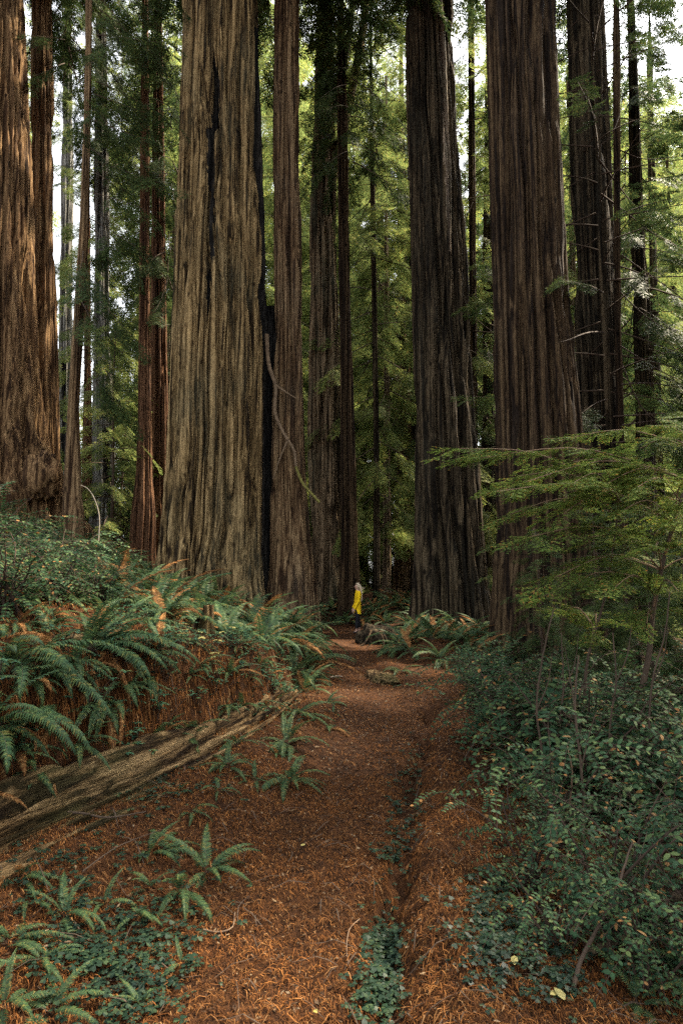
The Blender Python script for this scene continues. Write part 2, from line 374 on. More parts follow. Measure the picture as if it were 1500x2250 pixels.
def crown_geo(seed, z0, z1, nb, lfun, e0=(5, -25), droop=.5, nsp=13, sp=(.7, 1.15), trunk_r=.2, sprays=SPR_MID, bare=.25, az=None, leafy=1.0, br=.035):
    r = np.random.default_rng(seed); gl, gb = G(), G()
    PP, DD, S_, K_ = [], [], [], []
    for b in range(nb):
        f = (b + r.uniform(0, 1)) / nb; h = z0 + (z1 - z0) * f
        a = b * 2.399 + r.uniform(-.5, .5) if az is None else r.uniform(*az)
        L_ = lfun(f) * r.uniform(.65, 1.2); el = R(e0[1] + (e0[0] - e0[1]) * f + r.uniform(-12, 12))
        t = np.linspace(0, 1, 8); hd = np.array([math.cos(a), math.sin(a), 0])
        side = np.array([-hd[1], hd[0], 0]) * r.uniform(-.25, .25)
        pts = hd * (trunk_r + t[:, None] * L_ * math.cos(el)) + side * L_ * (t ** 2)[:, None]
        pts[:, 2] = h + t * L_ * math.sin(el) - droop * L_ * t ** 2 * r.uniform(.4, 1.1) + .1 * L_ * t ** 4
        pts[:, :2] += trunk_r * 0
        gb.add(*tube(pts, br * (.35 + L_ / 5) * (1 - t * .85), 4))
        if r.uniform() > leafy: continue
        n = max(3, int(nsp * L_ / 3.2))
        tt = bare + (1 - bare) * (np.arange(n) + r.uniform(0, 1, n)) / n; tt = np.clip(tt, 0, .99)
        pos = np.stack([np.interp(tt, t, pts[:, c]) for c in range(3)], -1)
        dr = norm(np.gradient(pts, axis=0)); dr = np.stack([np.interp(tt, t, dr[:, c]) for c in range(3)], -1)
        sgn = r.choice([-1, 1], n) * r.uniform(.3, 1.2, n); sgn[-1] = 0
        ca, sa = np.cos(sgn), np.sin(sgn)
        d2 = np.stack([dr[:, 0] * ca - dr[:, 1] * sa, dr[:, 0] * sa + dr[:, 1] * ca, dr[:, 2] - r.uniform(0, .5, n)], -1)
        PP.append(pos); DD.append(d2); S_.append(r.uniform(*sp, n)); K_.append(r.integers(0, len(sprays), n))
    if PP:
        PP, DD, S_, K_ = map(np.concatenate, (PP, DD, S_, K_))
        for k in range(len(sprays)):
            q = K_ == k
            if q.any(): gl.add(*inst(*sprays[k], frames(DD[q], roll=r.uniform(-.5, .5, q.sum())), PP[q], S_[q]))
    return gl, gb

def crown_mesh(name, lm, seed, **kw):
    gl, gb = crown_geo(seed, **kw)
    V = np.concatenate(gb.v); F = np.concatenate(gb.f)
    gl.add(V, F, 1, True)
    return gl.mesh(name, [lm, TWIGM])

# shared crowns, all with their base at z = 0
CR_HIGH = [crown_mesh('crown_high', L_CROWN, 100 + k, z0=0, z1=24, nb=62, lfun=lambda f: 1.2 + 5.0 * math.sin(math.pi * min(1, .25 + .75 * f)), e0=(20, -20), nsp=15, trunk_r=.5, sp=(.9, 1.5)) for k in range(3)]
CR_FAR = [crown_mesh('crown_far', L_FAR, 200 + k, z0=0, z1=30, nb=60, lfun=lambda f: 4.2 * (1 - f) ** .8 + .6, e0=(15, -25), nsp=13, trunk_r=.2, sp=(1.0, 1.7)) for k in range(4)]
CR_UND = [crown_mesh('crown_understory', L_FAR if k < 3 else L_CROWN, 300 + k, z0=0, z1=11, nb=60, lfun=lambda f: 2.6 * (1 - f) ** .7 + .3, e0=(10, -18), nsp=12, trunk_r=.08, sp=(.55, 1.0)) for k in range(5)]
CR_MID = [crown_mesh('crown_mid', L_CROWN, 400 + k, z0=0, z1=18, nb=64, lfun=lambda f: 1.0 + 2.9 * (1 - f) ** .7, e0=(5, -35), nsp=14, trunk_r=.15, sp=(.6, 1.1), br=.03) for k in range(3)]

# ------------------------------------------------------------------ the named redwoods
TREES = []
def redwood(name, label, mat, prof, d, seed, top=42, high=True, nseg=220, rows=110, kf=None, depth=.06, twist=0, flute=.15, scars_and_shade=(), group=None, crown=None, hi_sc=1.0, zbase=None):
    pts = [(P((xl + xr) / 2, py, d), (P(xr, py, d) - P(xl, py, d))[0] / 2) for py, xl, xr in prof]
    z = np.array([p[0][2] for p in pts]); cx = np.array([p[0][0] for p in pts]); r_ = np.array([p[1] for p in pts])
    o = np.argsort(z); z, cx, r_ = z[o], cx[o], r_[o]
    zt = z[-1]; slope = (cx[-1] - cx[-2]) / (z[-1] - z[-2]); tp = max(.012, (r_[-2] - r_[-1]) / (z[-1] - z[-2])) if r_[-1] > .25 else r_[-1] / (top - zt) * .8
    zb = gz(cx[0], d) if zbase is None else zbase
    bx, bz = cx[0], zb
    zs = np.concatenate([np.linspace(zb - .7, zt + 1, rows), np.linspace(zt + 2, top, 10)])
    cxs = np.interp(zs, z, cx) + np.maximum(0, zs - zt) * slope
    rs = np.interp(zs, z, r_) - np.maximum(0, zs - zt) * tp; rs = np.maximum(rs, .12 * r_[-1])
    rs = rs + r_[0] * .22 * np.exp(-np.maximum(zs - zb, 0) / .35) * .5
    kf = kf or max(1.5, r_.mean() * 4.6)
    sc_ = [(t0, t1, P(750, y1, d)[2] - bz, P(750, y0, d)[2] - bz, *pu) for (t0, t1, y0, y1, *pu) in scars_and_shade]
    V, F, mi = trunk_geo(zs - bz, cxs - bx, 0.0, rs, seed, nseg, kf, depth, twist, flute, 0.0, sc_)
    root = empty(name, (bx, d, bz)); tag(root, label, 'tree', group)
    link('trunk', G().add(V, F, mi.ravel(), True).mesh('trunk', [mat, CHAR_SHADE, B_PALE]), root)
    if high:
        me = CR_HIGH[seed % 3]
        c = link('crown', me, root, (slope * (top - zt) * .5 + np.interp(zt, z, cx) - bx, 0, max(24.5, zt + 4.0) - bz), seed * 1.3, hi_sc)
    TREES.append((float(np.interp(0, [0, 1], [bx, bx])) / d * FPX + 750, d, label))
    return root, (lambda zz: float(np.interp(zz, zs, cxs)), lambda zz: float(np.interp(zz, zs, rs)))

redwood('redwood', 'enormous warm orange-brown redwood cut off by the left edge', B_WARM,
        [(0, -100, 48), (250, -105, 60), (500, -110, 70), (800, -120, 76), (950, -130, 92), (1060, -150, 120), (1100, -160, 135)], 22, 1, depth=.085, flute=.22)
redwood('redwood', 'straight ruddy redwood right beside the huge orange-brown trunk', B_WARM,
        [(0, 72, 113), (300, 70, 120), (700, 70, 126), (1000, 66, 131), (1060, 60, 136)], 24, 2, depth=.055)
redwood('redwood', 'distant grey trunk with black burn behind the thin leaning tree', B_GREY,
        [(300, 138, 160), (700, 131, 160), (1060, 126, 166)], 40, 3, nseg=90, rows=70, high=False, top=44, scars_and_shade=[(-1.9, -1.2, 780, 1060, .15)])
tA4, A4f = redwood('young_redwood', 'slender leaning tree with long drooping boughs left of the wide trunk', B_TWIN,
        [(0, 189, 203), (250, 185, 200), (500, 176, 196), (900, 150, 174), (1080, 141, 179), (1140, 138, 186)], 17, 4, nseg=80, depth=.012, kf=3.5, high=False, top=26)
redwood('young_redwood', 'thin dark straight trunk behind the slender leaning tree', B_RUST,
        [(400, 186, 198), (800, 185, 200), (1060, 181, 204)], 34, 5, nseg=60, rows=60, depth=.02, kf=3, high=False, top=36)
redwood('redwood', 'silver-grey weathered trunk standing left of the rust-red pair', B_GREY,
        [(300, 209, 238), (650, 206, 243), (900, 205, 249), (1050, 204, 256), (1130, 200, 262)], 29, 6, nseg=140, depth=.05, high=False, top=40, flute=.25, scars_and_shade=[(-1.35, -.6, 930, 1090, .08)])
redwood('redwood', 'rust-red trunk with flared foot left of the widest trunk', B_RUST,
        [(250, 309, 328), (600, 307, 329), (900, 304, 332), (1040, 300, 335), (1135, 288, 342)], 26, 7, nseg=110, depth=.025, high=False, top=36, kf=5)
redwood('redwood', 'brown trunk half hidden between rust-red trunk and widest trunk', B_RUST,
        [(250, 335, 360), (600, 332, 364), (1000, 330, 370), (1150, 324, 376)], 28, 8, nseg=110, depth=.04, high=False, top=38, kf=5)
rT1, T1f = redwood('redwood', 'widest tan redwood with a tall black burn slit down its trunk', B_TAN,
        [(0, 405, 566), (300, 396, 578), (600, 386, 588), (850, 376, 590), (1000, 368, 588), (1120, 358, 590), (1200, 348, 592), (1262, 338, 596)], 19, 9, nseg=420, rows=170, depth=.075, flute=.16,
        scars_and_shade=[(-1.67, -1.46, 165, 350, .22), (-1.74, -1.58, 300, 560, .16), (-1.70, -1.62, 520, 760, .10), (-.36, .4, 60, 1900, .03)])  # burn slit first; the last strip paints the shaded right edge black
rT2, T2f = redwood('redwood', 'narrower twin redwood with a snaking dead limb, fused to widest one', B_TWIN,
        [(0, 601, 656), (300, 600, 660), (600, 598, 664), (850, 594, 668), (1050, 588, 674), (1200, 580, 683), (1305, 572, 694)], 19.4, 10, nseg=260, rows=150, depth=.05, flute=.2,
        scars_and_shade=[(-3.3, -2.62, 350, 1900, .06), (2.4, 3.3, 350, 1900, .06)])  # both strips paint the shade on the side facing the wide trunk
zz = np.linspace(-.8, 9.8, 70); c0 = P(592, 1280, 19.45)
V, F, mi = trunk_geo(zz, np.linspace(0, .02, 70), 0.0, np.interp(zz, [-.8, 0, 3, 7, 9.8], [.42, .36, .28, .24, .07]), 1010, 90, 3, .06, 0, .3)
link('crevice_shade_fill', G().add(V + np.array([c0[0] - rT2.location.x, .0, 0]), F, 0, True).mesh('crevice_shade_fill', [CHAR_SHADE]), rT2)  # solid black mass painting the dark of the crevice between the stems
redwood('redwood', 'dark furrowed redwood with forked upper limbs behind the dead limb', B_MID,
        [(60, 694, 732), (250, 689, 737), (500, 681, 741), (800, 674, 746), (1000, 676, 749), (1180, 684, 753), (1300, 680, 762)], 26, 11, nseg=240, rows=130, depth=.07, flute=.2, high=False, top=36)
rT3, T3f = redwood('redwood', 'reddish slim redwood directly behind the person in yellow', B_RED,
        [(250, 740, 763), (500, 743, 767), (800, 747, 775), (1000, 748, 780), (1200, 749, 787), (1310, 744, 794)], 24, 12, nseg=120, depth=.03, kf=5, top=32, high=False)
redwood('young_redwood', 'thin black pole-like trunk between the person and the dark redwoods', B_DARK,
        [(300, 812, 822), (650, 815, 828), (1000, 819, 833), (1335, 818, 837)], 27, 13, nseg=60, depth=.015, kf=3, high=False, top=30)
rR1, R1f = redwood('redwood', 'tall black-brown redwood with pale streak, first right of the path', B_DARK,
        [(0, 889, 994), (300, 895, 1009), (600, 903, 1028), (850, 908, 1042), (1000, 910, 1050), (1200, 909, 1062), (1345, 902, 1076)], 21, 14, nseg=360, rows=160, depth=.085, twist=.012, flute=.16, scars_and_shade=[(-1.40, -1.14, 40, 620, -.015, 2)])
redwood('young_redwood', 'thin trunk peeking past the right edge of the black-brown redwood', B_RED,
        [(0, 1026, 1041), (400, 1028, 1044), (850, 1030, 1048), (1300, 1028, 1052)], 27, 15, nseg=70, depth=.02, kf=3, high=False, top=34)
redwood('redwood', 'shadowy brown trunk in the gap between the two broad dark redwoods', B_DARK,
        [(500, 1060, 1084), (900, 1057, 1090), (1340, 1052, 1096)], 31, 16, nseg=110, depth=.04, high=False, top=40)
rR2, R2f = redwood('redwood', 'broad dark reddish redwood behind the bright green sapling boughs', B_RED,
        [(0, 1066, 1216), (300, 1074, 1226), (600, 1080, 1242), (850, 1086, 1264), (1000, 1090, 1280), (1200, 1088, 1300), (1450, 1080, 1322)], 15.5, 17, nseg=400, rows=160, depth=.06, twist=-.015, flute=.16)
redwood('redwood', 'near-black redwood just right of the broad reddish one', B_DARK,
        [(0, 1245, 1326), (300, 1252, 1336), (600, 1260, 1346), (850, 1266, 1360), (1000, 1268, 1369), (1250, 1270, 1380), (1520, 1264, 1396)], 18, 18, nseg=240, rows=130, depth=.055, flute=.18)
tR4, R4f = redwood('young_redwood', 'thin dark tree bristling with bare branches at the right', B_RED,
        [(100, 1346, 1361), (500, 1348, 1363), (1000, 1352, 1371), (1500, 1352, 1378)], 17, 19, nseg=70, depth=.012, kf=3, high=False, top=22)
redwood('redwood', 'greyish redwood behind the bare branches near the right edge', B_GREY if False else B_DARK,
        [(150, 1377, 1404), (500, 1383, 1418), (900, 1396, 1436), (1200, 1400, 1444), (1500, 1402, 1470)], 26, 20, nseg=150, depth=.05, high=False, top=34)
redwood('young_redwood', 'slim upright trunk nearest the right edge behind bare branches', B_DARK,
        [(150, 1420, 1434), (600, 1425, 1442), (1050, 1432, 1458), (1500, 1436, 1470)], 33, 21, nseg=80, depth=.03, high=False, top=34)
redwood('redwood', 'pale sunlit trunk far beyond the thin black pole', B_TWIN,
        [(500, 872, 890), (900, 868, 894), (1200, 866, 900), (1340, 862, 906)], 44, 22, nseg=110, depth=.05, high=False, top=44)
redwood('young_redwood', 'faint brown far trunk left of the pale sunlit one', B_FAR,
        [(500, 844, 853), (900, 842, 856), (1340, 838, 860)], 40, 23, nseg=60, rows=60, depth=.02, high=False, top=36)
redwood('young_redwood', 'orange-lit far trunk touching the black-brown redwood', B_WARM,
        [(500, 896, 905), (900, 895, 908), (1340, 892, 912)], 47, 24, nseg=60, rows=60, depth=.02, high=False, top=36)

# crowns low enough to hang into the picture
def add_crown(root, me, z, rz=0.0, sc=1.0, name='crown', x=0.0): return link(name, me, root, (x, 0, z), rz, sc)
bz = tA4.location.z
c_leafy = crown_mesh('crown', L_CROWN, 501, az=(-1.35, 1.15), z0=4.8, z1=23, nb=50, lfun=lambda f: 1.5 + 1.0 * math.sin(math.pi * f), e0=(-10, -42), droop=.22, nsp=14, trunk_r=.12, sp=(.45, .85), br=.02, bare=.3)
link('crown', c_leafy, tA4, (A4f[0](12) - tA4.location.x, 0, 0), 0)
c_bare = crown_mesh('crown', L_CROWN, 502, z0=2.0, z1=20, nb=74, lfun=lambda f: 2.6 + .8 * math.sin(3 * f), e0=(10, -12), droop=.25, nsp=12, trunk_r=.1, sp=(.4, .8), br=.03, bare=.45, leafy=.65)
link('crown', c_bare, tR4, (A4f[0](0) * 0, 0, 0), 1.4)
c = crown_mesh('crown', L_FAR, 503, z0=4, z1=30, nb=90, lfun=lambda f: 2.6 + 1.0 * math.sin(3 * f), e0=(10, -30), droop=.35, nsp=13, trunk_r=.15, sp=(.6, 1.1), br=.025, leafy=.85)
for o in [o for o in bpy.data.objects if o.get('label', '').startswith(('thin black pole', 'thin trunk peeking', 'thin dark straight', 'slim upright', 'faint brown far'))]:
    link('crown', c, o, (0, 0, 0), len(o['label']) * 1.7)
for lab, k, z, s_ in (('reddish slim', 0, 18, .8), ('silver-grey', 2, 19, .8), ('brown trunk half', 1, 13, 1.0), ('greyish redwood', 0, 9, 1.2), ('shadowy brown', 1, 9, 1.1), ('pale sunlit', 2, 15, 1.3), ('straight ruddy', 1, 19, .8)):
    for o in [o for o in bpy.data.objects if o.get('label', '').startswith(lab)]: link('crown', CR_MID[k], o, (0, 0, z), k * 2.1 + z, s_)

# ------------------------------------------------------------------ far trees: shared trunks and crowns
zs = np.linspace(-.8, 34, 60)
TR_FAR = []
for k in range(4):
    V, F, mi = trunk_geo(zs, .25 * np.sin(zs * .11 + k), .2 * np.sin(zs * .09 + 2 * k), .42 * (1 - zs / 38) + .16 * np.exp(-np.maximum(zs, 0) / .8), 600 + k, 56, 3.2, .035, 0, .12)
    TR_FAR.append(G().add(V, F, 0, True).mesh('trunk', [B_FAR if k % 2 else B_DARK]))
zs = np.linspace(-.4, 11, 24)
TR_UND = []
for k in range(2):
    V, F, mi = trunk_geo(zs, .08 * np.sin(zs * .4 + k), .05 * np.sin(zs * .5), .11 * (1 - zs / 12) + .01, 650 + k, 12, 1.5, .006, 0, .1)
    TR_UND.append(G().add(V, F, 0, True).mesh('trunk', [TWIGM]))

GAPS = [(-400, 'the left edge and the huge orange-brown trunk'), (130, 'the ruddy trunk and the slender leaning tree'), (200, 'the silver-grey trunk and the rust-red trunk'), (300, 'the widest tan trunk and the rust-red pair'),
        (480, 'the twin redwood and the widest tan trunk'), (665, 'the twin redwood and the dark forked redwood'), (765, 'the person in yellow and the thin black pole'), (840, 'the thin black pole and the black-brown redwood'),
        (1000, 'the two broad dark redwoods'), (1240, 'the near-black redwood and the broad reddish one'), (1375, 'the bare-branched thin tree and the right edge')]
def gap_name(px): return [n for a, n in GAPS if px >= a][-1] if px >= -400 else GAPS[0][1]

r = np.random.default_rng(5)
placed = []
def clear(x, y, m): return all((x - a) ** 2 + (y - b) ** 2 > m * m for a, b in placed)
n_far = 0
for k in range(4000):
    if n_far >= 70: break
    y = 37 + 70 * r.uniform(); px = r.uniform(-150, 1650) if k % 3 else r.uniform(1100, 1600); x = (px - 750) / FPX * y
    if not clear(x, y, 3.3): continue
    if 20 < px < 290 and r.uniform() < .85: continue
    placed.append((x, y)); n_far += 1
    s_ = float(np.clip(y * .95 / 38, 1.0, 2.3)) * r.uniform(.85, 1.12)
    root = empty('conifer', (x, y, gz(x, y)), r.uniform(0, 6.28), s_)
    link('trunk', TR_FAR[n_far % 4], root)
    link('crown', CR_FAR[int(r.integers(4))], root, (0, 0, r.uniform(1.5, 9)))
    tag(root, 'tall far conifer between ' + gap_name(px), 'tree', 'far conifers between ' + gap_name(px))
for k, (x, y, s_) in enumerate([(18, 5, 1.1), (11, -3, .9), (19, -1, 1.1), (22, 15, 1.1), (26, 6, 1.2), (31, 18, 1.2), (16, 16.5, .8), (36, 10, 1.2), (24, 24, 1.0), (40, 24, 1.2)]):  # out-of-frame conifers added to keep the sun off the foreground
    root = empty('conifer', (x, y, gz(x, y)), k * 1.1, s_)
    link('trunk', TR_FAR[k % 4], root); link('crown', CR_HIGH[k % 3], root, (0, 0, 9)); 
    tag(root, 'unseen tall conifer added right of the thicket to shade the foreground', 'tree', 'unseen conifers added to shade the foreground')
n_und = 0
for k in range(4000):
    if n_und >= 66: break
    y = 27 + 42 * r.uniform(); px = r.uniform(-100, 1600); x = (px - 750) / FPX * y
    if not clear(x, y, 1.8) or (abs(px - 795) < 60 and y < 36): continue
    placed.append((x, y)); n_und += 1
    root = empty('understory_conifer', (x, y, gz(x, y) - .2), r.uniform(0, 6.28), r.uniform(.55, 1.15))
    link('trunk', TR_UND[n_und % 2], root); link('crown', CR_UND[int(r.integers(5))], root, (0, 0, .2))
    tag(root, 'bushy young conifer low between ' + gap_name(px), 'tree', 'young conifers between ' + gap_name(px))


# ------------------------------------------------------------------ where a line of sight meets the ground
def hit(px, py):
    px = np.atleast_1d(np.asarray(px, float)); py = np.atleast_1d(np.asarray(py, float))
    out = np.zeros((len(px), 3)); done = np.zeros(len(px), bool)
    for d in np.geomspace(1.3, 60, 520):
        u = (px - 750) / FPX; v = (1125 - py) / FPX
        k = d / (math.cos(PITCH) - math.sin(PITCH) * v)
        x = u * k; z = CAMZ + (math.sin(PITCH) + math.cos(PITCH) * v) * k
        gzv = ground(x, np.full_like(x, d)); h = (~done) & (z <= gzv)
        out[h] = np.stack([x[h], np.full(h.sum(), d), gzv[h]], -1); done |= h
        if done.all(): break
    return out
def hit1(px, py): return hit(px, py)[0]

# ------------------------------------------------------------------ nurse log in the left bank
A, B = np.array([-2.47, 1.6, .17]), np.array([-.60, 8.3, .06])
Ln = np.linalg.norm(B - A)
zs = np.linspace(0, Ln, 260); th_r = np.interp(zs, [0, Ln * .5, Ln * .85, Ln], [.38, .35, .27, .16])
V, F, mi = trunk_geo(zs, .05 * np.sin(zs * 1.1), .03 * np.sin(zs * .9 + 1), th_r, 71, 150, 4.0, .034, 0, .2, -6, rough=2.6)
V = V.copy(); V[..., :2] += (.10 * (fbm(V[..., 0] * 2, V[..., 1] * 2, V[..., 2] * .9, 3, 78) - .5))[..., None] * norm(V[..., :2]); V[..., 0] -= .17 * np.sin(np.pi * V[..., 2] / Ln); V[..., :2] += (.035 * (fbm(V[..., 0] * 5, V[..., 1] * 5, V[..., 2] * 3, 3, 77) - .5))[..., None] * norm(V[..., :2])
lg = link('fallen_log', G().add(V, F, 0, True).mesh('fallen_log', [B_LOG]))
lg.matrix_world = Matrix.Translation(Vector(A)) @ Vector(B - A).to_track_quat('Z', 'Y').to_matrix().to_4x4()
tag(lg, 'long pale decaying log half buried along the left bank of the path', 'log')

# ------------------------------------------------------------------ fallen needles: nobody could count them
def strips(x, y, L_, w_, curl, r, segs=2, lift=.012):
    n = len(x); a = r.uniform(0, 2 * np.pi, n); cv = r.normal(0, curl, n)
    t = np.linspace(-.5, .5, segs + 1); P_ = []
    for q in t:
        aa = a + cv * q
        cx = x + L_ * q * np.cos(aa); cy = y + L_ * q * np.sin(aa)
        P_.append((cx, cy, aa + cv * q))
    hz = r.uniform(.003, lift, n); rows = []
    tl = r.normal(0, .35, n)
    for k, (cx, cy, aa) in enumerate(P_):
        taper = 1.0 if 0 < k < segs else .35
        z = ground(cx, cy) + hz + (lift * .8 * (1 - abs(2 * t[k])) + tl * L_ * t[k] * .25).clip(-.004, None)
        sx, sy = -np.sin(aa) * w_ * .5 * taper, np.cos(aa) * w_ * .5 * taper
        zz = w_ * .3 * tl
        rows.append(np.stack([np.stack([cx - sx, cy - sy, z - zz * 0], -1), np.stack([cx + sx, cy + sy, z + np.abs(zz)], -1)], 1))
    Vv = np.stack(rows, 1).reshape(n, -1, 3)
    f = np.array([[2 * k, 2 * k + 1, 2 * k + 3, 2 * k + 2] for k in range(segs)])
    return Vv.reshape(-1, 3), (f[None] + (np.arange(n) * 2 * (segs + 1))[:, None, None]).reshape(-1, 4)

r = np.random.default_rng(21); g = G()
n = 120000
y = 1.75 * (25 / 1.75) ** r.uniform(0, 1, n); wd = edge_r(y) + .9 - (edge_l(y) - 2.6)
x = edge_l(y) - 2.6 + wd * r.uniform(0, 1, n)
def rutx(y): return rut_c(y) + .10 * (vnoise(y * 1.6, 0, 0, 31) - .5) + .05 * (vnoise(y * 6, 0, 0, 32) - .5)
def off_rut(x, y, r): return (np.abs(x - rutx(y) + .01) > .075 * r.uniform(.5, 1.1, len(x))) | (y > 8.6) | (r.uniform(size=len(x)) < .12)
pc_ = np.interp(y, [2, 2.5, 4.5, 7.3, 10.4, 15, 19, 22], [-.42, -.36, 0, .27, .3, .15, -.07, -.4])     # the trodden line
keep = (r.uniform(size=n) < (.45 + .9 * vnoise(x * 1.3, y * 1.3, 0, 5)) * (1 - .5 * np.exp(-((x - pc_) / .34) ** 2))) & off_rut(x, y, r)
x, y = x[keep], y[keep]; n = len(x)
g.add(*strips(x, y, r.uniform(.016, .052, n) * (.7 + y * .07), r.uniform(.0018, .0046, n) * (.75 + y * .12), .7, r))
n = 2600
px = r.normal(0, 1, n); cx_ = np.where(r.uniform(size=n) < .55, 980 + 110 * px, 560 + 330 * px); cy_ = r.uniform(1560, 2290, n)
h = hit(cx_, cy_)
g.add(*strips(h[:, 0], h[:, 1], r.uniform(.035, .09, n), r.uniform(.002, .0045, n), .7, r, 4, .02))
n = 70000
y = 1.75 * (5.5 / 1.75) ** r.uniform(0, 1, n); x = edge_l(y) - .1 + (edge_r(y) + .7 - edge_l(y)) * r.uniform(0, 1, n)
q = off_rut(x, y, r); x, y = x[q], y[q]; n = len(x)
g.add(*strips(x, y, r.uniform(.012, .04, n), r.uniform(.0016, .004, n), .7, r))
n = 9000
h = hit(r.uniform(-60, 720, n), r.uniform(1330, 1640, n)); h = h[(h[:, 1] > 1.5) & (h[:, 1] < 14)]; n = len(h)
g.add(*strips(h[:, 0], h[:, 1], r.uniform(.02, .07, n) * (.6 + h[:, 1] * .06), r.uniform(.0025, .006, n) * (.6 + h[:, 1] * .1), 1.1, r, 3, .05))
n = 15000                                                     # flat chips of bark, brown leaves and cone scales
y = 1.75 * (14 / 1.75) ** r.uniform(0, 1, n); x = edge_l(y) - 1.6 + (edge_r(y) + 2.3 - edge_l(y)) * r.uniform(0, 1, n); q = off_rut(x, y, r); x, y = x[q], y[q]; n = len(x)
a = r.uniform(0, 6.28, n); d = norm(np.stack([np.cos(a), np.sin(a), r.normal(0, .25, n)], -1)); L_ = r.uniform(.012, .035, n) * (.7 + y * .08)
nr_ = norm(np.stack([r.normal(0, .35, n), r.normal(0, .35, n), np.ones(n)], -1)); V, F = kites(np.stack([x, y, ground(x, y) + r.uniform(.006, .016, n)], -1), d, L_, L_ * r.uniform(.3, .6, n), nr_); g.add(V, F, 1)
n = 700                                                       # straight dark twigs
y = 1.8 * (12 / 1.8) ** r.uniform(0, 1, n); x = edge_l(y) - 1.2 + (edge_r(y) + 1.9 - edge_l(y)) * r.uniform(0, 1, n)
V, F = strips(x, y, r.uniform(.08, .26, n), r.uniform(.003, .006, n) * (.7 + y * .1), .25, r, 4, .03); g.add(V, F, 2)
tag(link('needle_litter', g.mesh('needle_litter', [L_LITTER, L_CHIP, TWIGM])), 'orange-brown carpet of fallen redwood needles covering the path', 'litter', kind='stuff')

# ------------------------------------------------------------------ ferns
def frond_geo(seed, L=1.0, e0=60, e1=-35, pairs=38, wmax=.105, curve=0.0, droopy=.25):
    r = np.random.default_rng(seed); t = np.linspace(0, 1, 60); el = np.radians(e0 + (e1 - e0) * t ** .8); az = curve * t
    st = L / 59
    pts = np.cumsum(np.stack([np.sin(az) * np.cos(el), np.cos(az) * np.cos(el), np.sin(el)], -1) * st, 0)
    D = norm(np.gradient(pts, axis=0)); g_ = G()
    g_.add(*tube(pts[::4], .0045 * L * (1 - t[::4] * .8), 4), 1, True)
    tt = np.linspace(.13, .995, pairs); c = np.stack([np.interp(tt, t, pts[:, k]) for k in range(3)], -1); d = np.stack([np.interp(tt, t, D[:, k]) for k in range(3)], -1)
    d = norm(d); sd_ = norm(np.cross(d, (0, 0, 1))); up = np.cross(sd_, d)
    wl = L * wmax * np.minimum(1, .45 + (tt - .13) / .18) * (1 - tt ** 2.6) + .006
    bw = L / pairs * .43
    for sg in (-1, 1):
        q = norm(sd_ * sg + d * (.25 + .35 * tt[:, None]) + up * r.normal(.0, .12, (pairs, 1)) - up * droopy * .4)
        ln = wl * r.uniform(.86, 1.1, pairs)
        b0, b1 = c - d * bw, c + d * bw
        m_ = c + q * ln[:, None] * .55 + up * .012 * L
        tip = c + q * ln[:, None] + d * bw * .8 - up * droopy * ln[:, None] * .45
        Vv = np.stack([b0, b1, m_ + d * bw * .95, m_ - d * bw * .75, tip + d * bw * .12, tip - d * bw * .12], 1).reshape(-1, 3)
        f = np.array([[0, 1, 2, 3], [3, 2, 4, 5]])
        g_.add(Vv, (f[None] + (np.arange(pairs) * 6)[:, None, None]).reshape(-1, 4), 0)
    return g_

FR_SHAPES = [(62, -30), (72, 5), (48, -45), (38, -55), (55, -60), (25, -40), (10, -75)]
FRONDS = [frond_geo(700 + k, 1.0, a, b, curve=(-.25, .3, .1, -.35, .2, .4, 0)[k]) for k, (a, b) in enumerate(FR_SHAPES)]
FR_ME = [f.mesh('frond', [L_FERN, TWIGM]) for f in FRONDS]
FR_DEAD = [frond_geo(730 + k, 1.0, a, b, pairs=30, wmax=.06, curve=.2 * k - .2, droopy=1.6).mesh('dead_frond', [L_FERNDEAD, TWIGM]) for k, (a, b) in enumerate([(5, -88), (-20, -86), (20, -80)])]
r = np.random.default_rng(31)
def fern_mesh(seed, n):
    r = np.random.default_rng(seed); g_ = G()
    for k in range(n):
        b = FRONDS[int(r.integers(0, 6))]; a = k * 2.399 + r.uniform(-.4, .4); s_ = r.uniform(.65, 1.1); ca, sa = math.cos(a), math.sin(a)
        Rm = np.array([[ca, -sa, 0], [sa, ca, 0], [0, 0, 1]])
        dead = r.uniform() < .12
        for V, F, m in zip(b.v, b.f, b.m): g_.add(V @ Rm.T * s_, F - F.min(), 2 if dead and m[0] == 0 else int(m[0]))
    return g_.mesh('fern', [L_FERN, TWIGM, L_FERNDEAD])
FERN_ME = [fern_mesh(800 + k, 10 + 2 * (k % 4)) for k in range(7)]

def big_fern(px, py, size, n, label, az=None, dead=0, lift=.02, seed=0, group=None):
    """a fern whose every frond is an object; size in photo pixels"""
    r = np.random.default_rng(seed or int(px * 7 + py)); p = hit1(px, py); s_ = (1.0 if py < 1620 else 1.05) * size * np.hypot(p[1], CAMZ - p[2]) / FPX; n = int(n * 1.7)
    root = empty('sword_fern', (p[0], p[1], p[2] + lift - .02)); tag(root, label, 'fern', group)
    for k in range(n):
        a = (k * 2.399 + r.uniform(-.4, .4)) if az is None else R(az[0] + (az[1] - az[0]) * (k + r.uniform(0, 1)) / n) - math.pi / 2
        o = link('frond', FR_ME[int(r.integers(0, 6))], root, (0, 0, 0), a, s_ * r.uniform(.7, 1.1)); o.rotation_euler = (r.uniform(-.15, .15), r.uniform(-.15, .15), a)
    for k in range(dead):
        a = r.uniform(0, 6.28) if az is None else R(r.uniform(*az)) - math.pi / 2
        link('dead_frond', FR_DEAD[k % 3], root, (r.uniform(-.15, .15), r.uniform(-.1, .1), .02), a, s_ * r.uniform(.5, .9))
    return root

